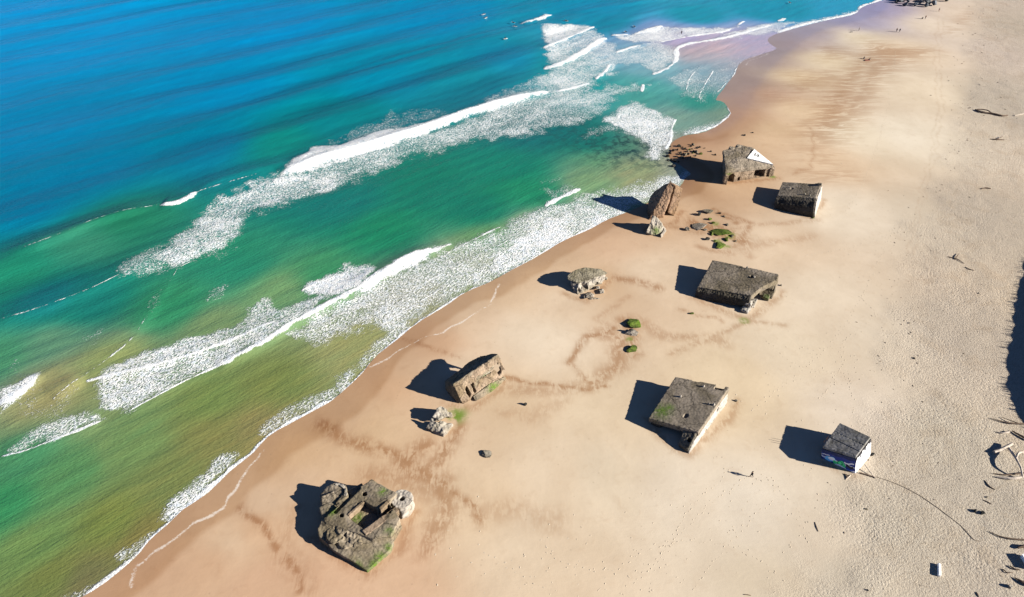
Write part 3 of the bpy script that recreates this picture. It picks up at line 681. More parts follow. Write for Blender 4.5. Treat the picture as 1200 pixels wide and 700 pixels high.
# ---------------------------------------------------------------- bunker with broken right corner
g = on(870, 350).z
f = Frame(rp(835, 304.4, 3.1, g), rp(816, 339, 1.96, g), rp(912, 321, 4.92, g))
b = empty('bunker', on(868, 355), 'long grey bunker with broken right corner and a pillar, behind the mossy square bunker', 'bunker', 'wartime concrete bunkers sinking into the beach')
out_ = [(0, 0), (16.1, 0), (16.5, 2.0), (14.9, 4.4), (13.4, 6.9), (12.9, 8.5), (12.4, 9.7), (0, 11.1)]
ruin('front_edge', [hull([f(a, bb, c) for a, bb, c in ((-.05,10.6,-.12),(12.3,9.3,-.12),(-.05,12.0,-.5),(12.4,10.8,-.5),(0,12.9,-2.4),(12.2,11.5,-2.2),(0,11,-2.6),(12.3,9.6,-2.6))])], M_SHADEFRONT, b, amp=.16, rough=.10, vox=.14, seed=63)
roof = ruin('roof_slab', [f.poly(out_, -1.5, 0)], M_ROOF, b,
     [f.box(10.2, 11.3, 2.6, 3.5, -.6, .6), f.box(7.6, 8.4, -1, .35, -.5, .6)], amp=.07, rough=.035, freq=.35, vox=.14, seed=3)
ruin('wall', [f.box(.4, 11.0, .3, 10.6, -7, -1.4), f.box(10.5, 16.0, .3, 4.3, -7, -1.4)], M_DARKWALL, b,
     [f.box(13.2, 17, 1.6, 5, -4.2, -1.9)], amp=.12, seed=4)
ruin('pillar', [f.box(11.3, 12.9, 9.6, 11.3, -7, -1.35), f.box(10.9, 12.6, 10.9, 12.6, -8, -2.6), f.box(11.9, 13.3, 6.6, 9.7, -8, -3.4)], M_WALL, b, [f.box(12.4, 14, 9.9, 10.7, -3.6, -2.3)], amp=.14, rough=.10, seed=5)
ruin('rubble_block', [f.box(14.0, 15.6, 4.0, 5.6, -6, -3.4)], M_DARKWALL, b, amp=.2, seed=6, moss=[(f(15, 5, -3.5), .7)])
ruin('anchor_stub', [f.box(8.5, 8.9, .2, .55, -.3, .5)], M_PALE, roof, vox=.08, amp=.05, seed=7)
ruin('anchor_stub', [f.box(11.0, 11.4, 2.9, 3.5, -.5, .35)], M_PALE, roof, vox=.08, amp=.05, seed=8)

# ---------------------------------------------------------------- far right block with rounded front
g = on(935, 240).z
f = Frame(rp(917, 213, 2.64, g), rp(907.5, 235.5, 2.46, g), rp(964, 216, 4.72, g))
b = empty('bunker', on(935, 245), 'dark grey box bunker with rounded front edge, right of the white-patched bunker', 'bunker', 'wartime concrete bunkers sinking into the beach')
prof = [(0, 0), (8.4, 0), (8.4, -7), (0, -7)]
prof2 = [(8.2, -.02), (9.8, -.35), (11.0, -1.3), (11.5, -2.6), (11.5, -7), (8.2, -7)]
ruin('front_edge', [hull([f(a, bb, c) for a in (0, f.la-.4) for bb, c in prof2])], M_SHADEFRONT, b, amp=.10, rough=.06, seed=64)
roof = ruin('roof_slab', [hull([f(a, bb, c) for a in (0, f.la-.4) for bb, c in prof]), f.box(9.7, 10.9, .1, 1.1, -1, .55), f.box(8.9, 9.6, .2, .8, -1, .3)], M_ROOF, b, [f.box(3.0, 3.7, 3.3, 4.2, -.4, .5)], amp=.06, rough=.03, freq=.35, seed=9)
ruin('end_wall', [hull([f(a, bb, c) for a in (f.la-.45, f.la) for bb, c in ((.2, -.25), (8.2, -.3), (9.6, -.7), (10.7, -1.5), (11.1, -2.7), (11.1, -7), (.2, -7))])], M_WALL, b, amp=.05, seed=10)
for a, bb in ((2.4, 3.2), (7.1, 6.4), (8.5, 7.0)):
    ruin('anchor_stub', [f.box(a, a+.35, bb, bb+.35, -.2, .38)], M_PALE, roof, vox=.08, amp=.04, seed=int(a*9))

# ---------------------------------------------------------------- graffiti hut
g = on(985, 545).z
f = Frame(rp(984, 495, 3.7, g), rp(963, 524, 2.92, g), rp(1021, 512, 5.0, g))
b = empty('bunker', on(992, 545), 'small box bunker with blue and green graffiti mural and white painted end', 'bunker', 'wartime concrete bunkers sinking into the beach')
la, lb = f.la, f.lb
def onroof(px, py):
    d = Vector(ray(px, py)); o_ = Vector((0, 0, CAMH)); t = (f.A-o_).dot(f.n)/d.dot(f.n); p = o_+d*t-f.A
    return p.dot(f.u), p.dot(f.v)
c1, c2, c3, c4 = (0, 0), onroof(1021, 512), onroof(1003.2, 536), onroof(963, 524)
ctr = (sum(c[0] for c in (c1, c2, c3, c4))/4, sum(c[1] for c in (c1, c2, c3, c4))/4)
inset = lambda k: [(ctr[0]+(c[0]-ctr[0])*k, ctr[1]+(c[1]-ctr[1])*k) for c in (c1, c2, c3, c4)]
roof = ruin('roof_slab', [f.poly(inset(.97), -.7, 0)], concrete('blue_grey_roof_concrete', (.215,.21,.205), (.16,.155,.15), (.06,.06,.06), .35, bumpk=.15), b, [f.box(-1, la+1, 2.55, 2.68, -.14, .5), f.box(-1, la+1, 4.3, 4.48, -.18, .5)], vox=.07, amp=.03, rough=.02, seed=11)
ruin('wall', [f.poly([c1, c2, c3, c4], -9, -.5)], M_DARKWALL, b, vox=.14, amp=.015, rough=.01, seed=12)
def mural(name, origin, ex, ey, W, H, paint, nrm):
    nx, ny = int(W/.07), int(H/.07); XX, YY = np.meshgrid(np.linspace(0, W, nx), np.linspace(0, H, ny))
    o = np.array(origin); P = o+XX[..., None]*np.array(ex)+YY[..., None]*np.array(ey)+np.array(nrm)*.05
    me, _ = grid_mesh(name, P[..., 0], P[..., 1], P[..., 2]); set_col(me, 'paint', paint(XX, YY).reshape(-1, 3)); return me
def paint_front(x, y):      # x along the wall, y down from the roof edge
    c = np.zeros(x.shape+(3,)); c[:] = (.012, .022, .11)
    def put(m, col): c[m] = col
    w_ = .35*np.sin(x*2.1+.4)+.18*np.sin(x*5.3)
    put(y > 2.6+w_*.5, (.02, .06, .26)); put(y < .55+.1*np.sin(x*3), (.01, .015, .05))
    put(np.abs(y-(1.15+.28*x*.5+w_*.4)) < .10, (.55, .62, .75))
    put((x-1.5)**2/.9+(y-1.5-.3*w_)**2/.22 < 1, (.10, .28, .62)); put((x-1.75)**2/.35+(y-1.35)**2/.10 < 1, (.50, .58, .66))
    put((x-3.1)**2/1.2+(y-2.0+.2*np.sin(x*4))**2/.42 < 1, (.03, .30, .10)); put((x-3.2)**2/.25+(y-1.75)**2/.2 < 1, (.01, .12, .05)); put((x-3.2)**2/.09+(y-1.75)**2/.08 < 1, (.05, .40, .14))
    put((np.abs(y-1.3-.15*np.sin(x*3+1)) < .12) & (x > 3.9) & (x < 5.6), (.60, .62, .66)); put((np.abs(y-1.9-.12*np.sin(x*4)) < .25) & (x > 4.2) & (x < 5.5), (.012, .012, .02))
    put((np.abs(y-2.9-.2*np.sin(x*2)) < .1), (.08, .20, .55)); put((np.abs(y-.85-.05*np.sin(x*9)) < .06) & (x < 1.4), (.5, .5, .6))
    put((np.abs(y-2.5-.3*np.sin(x*1.6)) < .16) & (x > 1.0), (.55, .60, .72))
    return np.clip(c*2.0, 0, .85)
def paint_end(x, y):        # white end wall with black drips and letters
    c = np.zeros(x.shape+(3,)); c[:] = (.72, .73, .75)
    edge = .75+.35*np.sin(x*2.7)+.25*np.sin(x*7.1+1)+.15*np.sin(x*15)
    c[y < edge] = (.012, .012, .016)
    for cx, cy, w_, h_ in ((5.0, 1.7, .13, .6), (5.45, 1.7, .13, .6), (5.9, 1.4, .28, .13), (5.9, 1.9, .13, .45), (6.5, 1.7, .14, .7), (3.9, 1.9, .4, .16), (2.6, 1.7, .13, .45), (1.4, 2.9, .3, .15), (4.6, 3.2, .15, .4)):
        c[(np.abs(x-cx) < w_) & (np.abs(y-cy) < h_)] = (.02, .03, .09)
    c[(np.abs(y-3.4-.2*np.sin(x*2)) < .06)] = (.35, .42, .6)
    return c
p4, p3, p2 = f(*c4), f(*c3), f(*c2)
ef = (p3-p4).normalized(); ee = (p3-p2).normalized(); kf = (p3-p4).length/la; 
link('mural', mural('mural', p4-f.n*.5, ef, -f.n, (p3-p4).length, 7.0, lambda x, y: paint_front(x/kf*.95, y*.72), (ef.cross(f.n) if ef.cross(f.n).y < 0 else -ef.cross(f.n))), M_MURAL, b)
link('painted_end', mural('painted_end', p2-f.n*.45, ee, -f.n, (p3-p2).length, 7.5, lambda x, y: paint_end(x*7.4/(p3-p2).length, y), (ee.cross(f.n) if ee.cross(f.n).x > 0 else -ee.cross(f.n))), M_MURAL, b)
for a, bb, hh in ((.3, 4.9, .8), (.35, 5.5, .95), (.3, 6.1, .7)):
    boxmesh('rebar', [cyl(f(a, bb, -.1), .035, 0, hh, 8)], M_IRON, roof)

# ---------------------------------------------------------------- tall bunker with a white patch (far)
g = on(870, 205).z
Z8 = lambda x, y, h: rp(770+x/5.386, 140+y/5.386, h, g)
b = empty('bunker', on(872, 210), 'tall tilted bunker with a white painted triangle on its roof and a square black opening', 'bunker', 'wartime concrete bunkers sinking into the beach')
fl, bl, tip, pk, pk2 = Z8(432, 322, 4.6), Z8(415, 196, 5.6), Z8(737, 291, 3.7), Z8(535, 160, 6.2), Z8(612, 181, 6.2)
dn = Vector((0, 0, -8)); mid = Z8(500, 312, 4.6); sdn = Vector((.10, -.10, -1))*8
roof = ruin('roof_slab', [hull([fl, bl, tip, pk, pk2, mid]+[p+Vector((0, 0, -1.1)) for p in (fl, bl, tip, pk, pk2, mid)]),
                   cyl(Z8(470, 182, 5.9), .8, -1, .25, 14), cyl(Z8(512, 168, 6.2), .7, -1, .3, 14)], M_ROOF, b, vox=.16, amp=.15, rough=.06, seed=13)
wfl = Z8(437, 326, 4.2); wtip = Z8(728, 297, 3.4); wmid = Z8(616, 296, 4.2)
uu = (wtip-wfl); uu.z = 0; uu.normalize(); vv = Vector((-uu.y, uu.x, 0))
if vv.y < 0: vv = -vv
ruin('wall', [hull([p for q in (wfl, wmid, wtip, bl+Vector((.5, -.3, -.8)), pk2+Vector((-.2, -1.0, -.9)), pk+Vector((0, -.8, -.9))) for p in (q, Vector((q.x, q.y, g-1.5)))])], M_TAN, b,
     [hull([wmid+uu*x+vv*y+Vector((0, 0, z)) for x in (.3, 3.9) for y in (-3, 2.5) for z in (-4.0, -.9)]),
      hull([wfl+uu*x+vv*y+Vector((0, 0, z)) for x, z in ((1.2, -5), (1.2, -2.2), (1.7, -1.4), (2.6, -1.3), (3.2, -2.0), (3.2, -5)) for y in (-3, 1.8)]),
      hull([wfl+uu*x+vv*y+Vector((0, 0, z)) for x in (4.4, 5.3) for y in (-3, 1.0) for z in (-4.1, -2.9)])], amp=.14, rough=.08, seed=14, moss=[(Z8(745, 362, .3), .9), (Z8(440, 330, 3.5), 1.3)])
ruin('buttress', [hull([wtip+Vector((x, y, z)) for x, y in ((-.6,-.6),(.9,-.5),(.9,1.5),(-.6,1.5)) for z in (-.4, -6)])], M_TAN, b, amp=.18, rough=.10, seed=15)
ruin('buttress', [hull([wfl+Vector((x, y, z)) for x, y in ((-.3,-.5),(.9,-.7),(.9,.6),(-.3,.6)) for z in (-1.2, -7)])], M_TAN, b, amp=.18, rough=.10, seed=62)
tri = [Z8(613, 190, 6.15), Z8(566, 246, 5.45), Z8(733, 287, 3.95)]
tn = (tri[1]-tri[0]).cross(tri[2]-tri[0]).normalized(); tn = tn if tn.z > 0 else -tn
wp = boxmesh('white_patch', [hull([p+tn*.16 for p in tri]+[p-tn*.6 for p in tri])], M_WHITE, b)
tc = (tri[0]*.45+tri[1]*.28+tri[2]*.27)+tn*.19; tx = (tri[2]-tri[1]).normalized(); ty = tn.cross(tx)
def stroke(x0, y0, x1, y1, w_=.14):
    p, q = tc+tx*x0+ty*y0, tc+tx*x1+ty*y1; d = (q-p).normalized(); sdv = tn.cross(d)*w_
    return hull([p+sdv, p-sdv, q+sdv, q-sdv]+[v+tn*.03 for v in (p+sdv, p-sdv, q+sdv, q-sdv)])
boxmesh('painted_mark', [stroke(-.9, -.3, -.55, .8), stroke(-.55, -.25, -.2, -.25), stroke(.1, -.6, .35, .4), stroke(.35, .4, -.05, .4)], M_BLACK, wp)

# ---------------------------------------------------------------- tall rust coloured tilted block
g = on(775, 258).z
Z7 = lambda x, y, h: rp(680+x/5.835, 190+y/5.835, h, g)
b = empty('bunker', on(775, 258), 'tall rust-brown bunker tipped on edge at the water line, split by a dark crack', 'bunker', 'wartime concrete bunkers sinking into the beach')
dback = Vector((-3.2, 2.2, 0))
ruin('outer_slab', [hull([Z7(606, 137, 8.8), Z7(646, 156, 8.4), Z7(503, 202, 2.2), Z7(474, 255, 1.0), Z7(452, 318, .3), Z7(464, 402, -.3), Z7(470, 404, -1), Z7(566, 354, 1.6), Z7(584, 335, 2.2), Z7(566, 396, -.8)])], M_RUST, b, amp=.28, rough=.10, freq=.4, seed=16)
ruin('inner_slab', [hull([Z7(652, 166, 8.0), Z7(700, 181, 7.2), Z7(683, 268, 4.0), Z7(642, 370, 0), Z7(640, 378, -1), Z7(598, 346, 1.2), Z7(596, 352, -1), Z7(652, 166, 8.0)+Vector((-1.0, 3.0, -.6)), Z7(700, 181, 7.2)+Vector((-.6, 3, -.8)), Z7(642, 370, 0)+Vector((-.5, 3.2, -1))])], M_RUST, b, amp=.16, rough=.07, freq=.5, seed=17)
ruin('core', [hull([Z7(600, 205, 6.4)+Vector((.3, 1.8, 0)), Z7(650, 200, 6.6)+Vector((.3, 2.0, 0)), Z7(560, 340, 1.8)+Vector((.2, 1.8, 0)), Z7(610, 350, 1.2)+Vector((.2, 2.2, 0)), Z7(560, 360, -1)+Vector((0, 2, 0)), Z7(620, 370, -1)+Vector((0, 2.4, 0)), Z7(620, 150, 7.6)+Vector((.2, 2.6, 0))])], M_DARKWALL, b, amp=.1, seed=18)

g = on(770, 278).z
b = empty('concrete_chunk', on(769, 278), 'pale jagged concrete chunk standing just in front of the rust-brown slab', 'concrete chunk', 'broken concrete chunks beside the bunkers')
ruin('block', [hull([Z7(498, 368, 4.0), Z7(520, 376, 3.9), Z7(486, 400, 3.4), Z7(545, 408, 3.0), Z7(450, 480, .8), Z7(446, 500, -.6), Z7(556, 520, -.5), Z7(590, 468, .3), Z7(560, 440, 1.6), Z7(500, 440, 0)+Vector((0, 1.6, 0))])], M_PALE, b, amp=.35, freq=.8, rough=.14, vox=.12, seed=19, moss=[(Z7(520, 470, 1.2), 1.0)])
ruin('slab_fragment', [hull([Z7(555, 528, -.3), Z7(592, 470, .9), Z7(575, 452, 1.2), Z7(548, 500, .7), Z7(560, 450, -.3)])], M_PALE, b, amp=.12, vox=.10, seed=20)

# ---------------------------------------------------------------- low boulder-like bunker in the middle
g = on(688, 345).z
Z6 = lambda x, y, h: rp(620+x/5, 290+y/5, h, g)
b = empty('bunker', on(688, 342), 'low humped bunker with smooth grey-green top and crumbling holed front, mid beach', 'bunker', 'wartime concrete bunkers sinking into the beach')
roof = ruin('roof_slab', [hull([Z6(222, 166, 2.9), Z6(262, 136, 3.0), Z6(330, 117, 3.1), Z6(420, 126, 2.9), Z6(462, 150, 2.3), Z6(345, 190, 2.6), Z6(285, 208, 2.4), Z6(228, 190, 2.5)]+[Z6(x, y, h-1.0) for x, y, h in ((226, 178, 2.5), (330, 122, 3), (455, 155, 2.3), (290, 208, 2.4))])], concrete('grey_green_concrete', (.185,.168,.125), (.14,.125,.092), (.07,.06,.045), .3, bumpk=.2), b, amp=.12, rough=.08, vox=.12, seed=21)
ruin('wall', [hull([Z6(240, 180, 1.9), Z6(275, 145, 2.0), Z6(410, 140, 2.0), Z6(452, 160, 1.6), Z6(440, 190, 1.2), Z6(345, 210, 1.7), Z6(290, 215, 1.7), Z6(272, 295, -.6), Z6(430, 215, -.8), Z6(300, 165, -1.5), Z6(240, 215, -1)]),
     hull([Z6(275, 225, 1.5), Z6(300, 215, 1.7), Z6(270, 296, -.4), Z6(300, 290, -.4)])], M_PALE, b,
     [hull([Z6(cx+x, cy+y, hh-y/19)+Vector((-.2*o, o, 0)) for x, y in ((-w_,-h_),(w_*.8,-h_*1.2),(w_,h_),(-w_*.7,h_)) for o in (-2.0, 1.1)]) for cx, cy, w_, h_, hh in ((330, 236, 20, 14, 1.0), (300, 262, 9, 8, .7), (398, 222, 14, 8, .8), (372, 262, 8, 8, .6))], amp=.28, freq=.8, rough=.14, vox=.11, seed=22)
for i, (x, y, sx, sy, h) in enumerate(((395, 195, 40, 22, .9), (355, 280, 28, 16, .8), (402, 234, 12, 9, .9), (425, 258, 16, 14, .7), (380, 300, 34, 5, .25), (440, 180, 20, 10, .9), (330, 292, 14, 8, .5))):
    ruin('rubble_block', [hull([Z6(x+dx*sx, y+dy*sy, z) for dx, dy in ((-1,-.6),(.2,-1),(1,-.3),(.8,.8),(-.7,1)) for z in (-.4, h*(1-.3*abs(dx)))])], M_PALE, b, amp=.18, freq=1.2, rough=.10, vox=.09, seed=30+i)

# ---------------------------------------------------------------- tipped bunker with niches (centre left)
g = on(560, 465).z
Z2 = lambda x, y, h: rp(460+x/4.375, 390+y/4.375, h, g)
b = empty('bunker', on(560, 465), 'tan bunker tipped on its side, dark roof towards the sea, two black slots below', 'bunker', 'wartime concrete bunkers sinking into the beach')
RL, RM, RR = Z2(309, 264, 4.3), Z2(425, 186, 5.2), Z2(541, 110, 6.0)
uu = (RR-RL); uu.z = 0; ul = uu.length; uu.normalize(); vv = Vector((uu.y, -uu.x, 0))      # vv points to the lit side
fw = lambda a, o, z: Vector((RL.x, RL.y, g))+uu*a+vv*o+Vector((0, 0, z))
def tipcuts():
    return ([hull([Z2(cx+x*kx, cy+y*ky, hh-y*ky/17)+vv*o for x, y in ((-7,-18),(8,-24),(17,10),(3,16)) for o in (1.8, -2.6)]) for cx, cy, kx, ky, hh in ((369, 300, 1.35, 1.2, 1.6), (400, 280, 1.35, 1.2, 1.8), (533, 196, 2.3, 1.5, 2.9))]+
     [hull([Z2(x, y, h)+vv*o for x, y, h in ((425, 250, 3.1), (505, 186, 3.9), (518, 216, 2.7), (436, 284, 2.0)) for o in (1.8, -.75)])]+
     [hull([Z2(476+x, 186+y, 3.8-y/17)+vv*o for x, y in ((-4,-4),(4,-4),(4,4),(-4,4)) for o in (1.6, -1)])])
roof = ruin('roof_slab', [hull([RL, RR, Z2(502, 108, 4.4), Z2(450, 118, 3.2), Z2(398, 145, 2.6), Z2(340, 190, 2.0), Z2(300, 222, 1.6), Z2(268, 250, .9), Z2(270, 290, .2), Z2(330, 372, -.6), Z2(352, 356, .6), RL+Vector((.8, -.5, -1.2)), RR+Vector((.8, -.5, -1.0)), RM+Vector((.8, -.6, -1.1))])], M_RUIN, b, tipcuts(), amp=.22, freq=.45, rough=.09, vox=.15, seed=40)
ruin('underside', [hull([RL+Vector((.1, -.1, -.1)), RM, RL+vv*.9-Vector((0, 0, 1.0)), RM+vv*1.0-Vector((0, 0, .7)), Z2(352, 358, .7), Z2(362, 374, -.8), Z2(400, 336, 1.0), fw(3, .2, -1)]),
     hull([RM, RR, RR+vv*1.1-Vector((0, 0, .9)), RM+vv*1.1-Vector((0, 0, 1.0)), fw(ul*.5, .3, 2.5), fw(ul*.95, .3, 2.5)]),
     hull([fw(0.6, .4, -1), fw(ul, .4, -1), fw(.6, .8, 2.2), fw(ul, .8, 3.2), fw(.8, 2.3, .6), fw(ul, 2.0, 1.4), fw(.6, 2.7, -1), fw(ul, 2.6, -1)])], M_TAN, b,
     tipcuts(), amp=.20, freq=.6, rough=.10, vox=.12, seed=41)
ruin('recessed_panel', [hull([Z2(x, y, h)-vv*.75 for x, y, h in ((415, 268, 2.3), (505, 200, 3.0), (520, 218, 2.6), (432, 290, 1.7), (415, 270, 1.2), (505, 202, 1.8))])], M_PALE, b, amp=.06, vox=.10, seed=42, moss=[(Z2(465, 240, 2.3), 1.2)])
ruin('ledge', [hull([Z2(x, y, h) for x, y, h in ((412, 326, .9), (500, 262, 1.3), (576, 222, 1.2), (580, 240, .3), (505, 305, .3), (425, 352, .3), (412, 330, -.6), (580, 236, -.8), (505, 305, -.8), (428, 352, -.8))])], M_RUIN, b, amp=.14, rough=.08, vox=.12, seed=43, moss=[(Z2(520, 280, .7), 1.3)])
ruin('edge_beam', [hull([Z2(x, y, h) for x, y, h in ((535, 118, 5.8), (552, 122, 5.2), (580, 195, 2.6), (562, 200, 2.4), (540, 130, 4.6))])], M_TAN, b, amp=.14, vox=.10, seed=44)

g = on(517, 505).z
b = empty('concrete_chunk', on(517, 505), 'pale grey broken concrete chunk with a pinkish slot, just left of the green algae patch', 'concrete chunk', 'broken concrete chunks beside the bunkers')
ruin('block', [hull([Z2(222, 392, 2.3), Z2(245, 374, 2.4), Z2(278, 392, 2.0), Z2(285, 425, 1.6), Z2(240, 445, 1.6), Z2(205, 432, 1.8), Z2(230, 460, -.5), Z2(290, 430, -.6), Z2(250, 400, -.6)]),
     hull([Z2(198, 440, 1.7), Z2(172, 488, .6), Z2(170, 496, -.5), Z2(262, 545, -.5), Z2(268, 520, .8), Z2(240, 470, 1.5), Z2(310, 470, .7), Z2(285, 515, -.5), Z2(318, 478, -.4)]),
     hull([Z2(285, 405, 1.0), Z2(308, 412, .9), Z2(312, 432, .2), Z2(285, 436, .3), Z2(300, 435, -.6), Z2(280, 410, -.6)])], M_PALE, b,
     [hull([Z2(212+x, 448+y, h) for x, y in ((-4,-8),(32,0),(30,14),(-4,6)) for h in (.4, 3)])], amp=.22, freq=1.0, rough=.10, vox=.10, seed=45)

# ---------------------------------------------------------------- large gun emplacement (bottom)
g = on(425, 640).z
Z1 = lambda x, y, h: rp(310+x/4.118, 530+y/4.118, h, g)
b = empty('gun_emplacement', on(425, 640), 'large grey-brown gun emplacement with an open square pit and a round turret', 'bunker', 'wartime concrete bunkers sinking into the beach')
top = [Z1(282, 322, 2.3), Z1(395, 225, 3.0), Z1(470, 160, 3.4), Z1(518, 131, 3.6), Z1(640, 198, 3.7), Z1(602, 245, 3.6), Z1(655, 318, 3.2), Z1(610, 400, 2.7), Z1(520, 420, 2.4), Z1(475, 400, 2.4), Z1(300, 345, 2.3)]
terr = [Z1(278, 318, 2.2), Z1(310, 338, 2.25), Z1(480, 400, 2.0), Z1(610, 395, 1.6), Z1(622, 430, 1.3), Z1(606, 470, 1.1), Z1(495, 572, .7), Z1(440, 535, .9), Z1(330, 470, 1.25), Z1(262, 405, 1.6), Z1(255, 370, 1.9)]
ruin('platform', [prism(top, 6), prism([p+Vector((0, 0, -.06)) for p in terr], 6), hull([Z1(282, 322, 2.0), Z1(262, 268, 1.9), Z1(320, 240, 2.2), Z1(400, 190, 2.2), Z1(470, 150, 2.4), Z1(480, 170, 2.4), Z1(300, 330, 2.0)]+[Z1(262, 290, -2), Z1(420, 180, -2), Z1(480, 170, -2), Z1(300, 340, -2)])], M_RUIN, b,
     [prism([Z1(x, y, 5.5) + (Z1(x, y, 2.9)-Z1(x, y, 5.5))*Vector((1, 1, 0)) for x, y in ((402, 306), (478, 238), (548, 280), (596, 262), (630, 282), (470, 362))], 4.4),
      prism([Z1(x, y, 3)+Vector((0, 0, 2)) for x, y in ((610, 238), (626, 226), (690, 290), (676, 306))], 3.6)]
     +[f_ for f_ in (hull([Z1(x+dx, y+dy, h)+Vector((0, 0, dz)) for dx in (-11, 11) for dy in (-9, 9) for dz in (-.9, 1.5)]) for x, y, h in ((483, 202, 3.2), (372, 305, 2.6), (488, 390, 2.4), (600, 286, 3.3), (560, 330, 2.9)))]
     +[hull([Z1(x, y, h) for x, y, h in ((330, 292, 3.6), (345, 298, 3.6), (470, 172, 4.2), (455, 166, 4.2), (330, 292, 2.1), (345, 298, 2.1), (470, 172, 2.9), (455, 166, 2.9))])],
     vox=.10, amp=.11, freq=.6, rough=.045, seed=50, moss=[(Z1(495, 595, 0), 1.0), (Z1(440, 560, .3), 1.1), (Z1(560, 510, .7), 1.0), (Z1(530, 545, .5), .9), (Z1(600, 380, 2.6), .7), (Z1(570, 190, 3.6), .8), (Z1(330, 290, 2.3), .8), (Z1(600, 460, 1.0), .7)])
ruin('pit_parapet', [prism([Z1(x, y, h) for x, y, h in ((470, 378, 2.75), (632, 262, 3.45), (650, 282, 3.4), (492, 402, 2.6))], 2.0), prism([Z1(x, y, h) for x, y, h in ((398, 300, 2.85), (474, 233, 3.25), (482, 240, 3.25), (408, 308, 2.85))], 1.5), prism([Z1(x, y, h) for x, y, h in ((552, 268, 3.65), (598, 226, 3.75), (606, 238, 3.75), (562, 282, 3.65))], 2.0)], M_TAN, b,
     [prism([Z1(x, y, h) for x, y, h in ((590, 275, 4.3), (612, 262, 4.3), (618, 300, 4.3), (598, 312, 4.3))], 1.8), prism([Z1(x, y, h) for x, y, h in ((478, 380, 4), (500, 366, 4), (506, 396, 4), (486, 408, 4))], 1.9)], vox=.08, amp=.05, freq=.9, rough=.035, seed=51)
def lump(px, py, h, r, hh, sd_):
    c_ = Z1(px, py, h); rr = random.Random(sd_)
    return hull([c_+Vector((math.cos(a)*r*rr.uniform(.6, 1.2), math.sin(a)*r*rr.uniform(.6, 1.2), z)) for a in np.linspace(0, 5.6, 7) for z in (-.5, hh*rr.uniform(.25, .8))])
ruin('broken_crust', [lump(x, y, h, r, hh, i) for i, (x, y, h, r, hh) in enumerate(((345, 395, 1.9, 1.7, .22), (395, 430, 1.65, 1.7, .22), (440, 425, 1.8, 1.2, .2), (375, 365, 2.15, 1.2, .18), (425, 388, 2.1, 1.0, .2)))], M_RUIN, b, vox=.09, amp=.10, freq=1.1, rough=.10, seed=56)
pf = [Z1(392, 305, 1.75), Z1(480, 228, 1.75), Z1(625, 280, 1.75), Z1(470, 372, 1.75)]
ruin('pit_floor', [hull(pf+[p-Vector((0, 0, 1.0)) for p in pf])], M_TAN, b, vox=.12, amp=.08, seed=52, moss=[(Z1(450, 320, 1.75), 1.1)])
tc_ = Z1(664, 224, 3.0); tb = Vector((tc_.x, tc_.y, g))
tur = ruin('turret', [cyl(tb, 1.95, -2, 3.05, 32), hull([Z1(x, y, h) for x, y, h in ((640, 250, 2.7), (690, 262, 2.7), (712, 250, 2.4), (690, 300, 2.0), (665, 318, 2.2))]+[Z1(x, y, -1) for x, y in ((640, 270), (715, 275), (690, 310), (660, 330))])], M_PALE, b, [cyl(tb, .52, 1.6, 4.5, 20)], vox=.10, amp=.14, freq=.8, rough=.07, seed=53)
bc = Z1(334, 205, 2.7); bb_ = Vector((bc.x, bc.y, g))
ruin('bastion', [hull([bb_+Vector((math.cos(a)*r_, math.sin(a)*r_, z_)) for a, r_, z_ in ((0,2.3,2.5),(.8,2.6,2.8),(1.6,2.4,2.9),(2.3,2.6,2.4),(3.0,2.7,2.0),(3.9,2.5,1.7),(4.7,2.2,1.9),(5.5,2.3,2.2))]+[bb_+Vector((math.cos(a)*2.9, math.sin(a)*2.9, -1)) for a in np.linspace(0, 6.28, 12)]), hull([bb_+Vector((x, y, z)) for x, y, z in ((.6,-1.6,2.6),(2.6,-.4,2.9),(2.2,1.2,2.9),(1.2,-2.6,1.9),(3.4,-2,1.8),(1,-1,-1),(3.2,-1.5,-1))]), hull([Z1(x, y, h) for x, y, h in ((275, 215, 2.5), (330, 190, 2.7), (345, 240, 2.3), (275, 262, 1.8), (300, 265, 1.9))]+[Z1(x, y, -1) for x, y in ((270, 240), (340, 240), (280, 290))])], M_RUIN, b, [hull([Z1(x, y, h) for x, y in ((395, 205), (410, 165), (425, 190)) for h in (1.6, 4)])], vox=.09, amp=.12, freq=.8, rough=.045, seed=54)
ruin('bastion_rim', [hull([bb_+Vector((r*math.cos(a), r*math.sin(a), z)) for a in np.linspace(R(k0), R(k0+24), 4) for r in (1.9, 2.35) for z in (2.2, 2.95)]) for k0 in range(-10, 90, 20)], M_PALE, b, vox=.09, amp=.16, freq=1.1, rough=.08, seed=55)

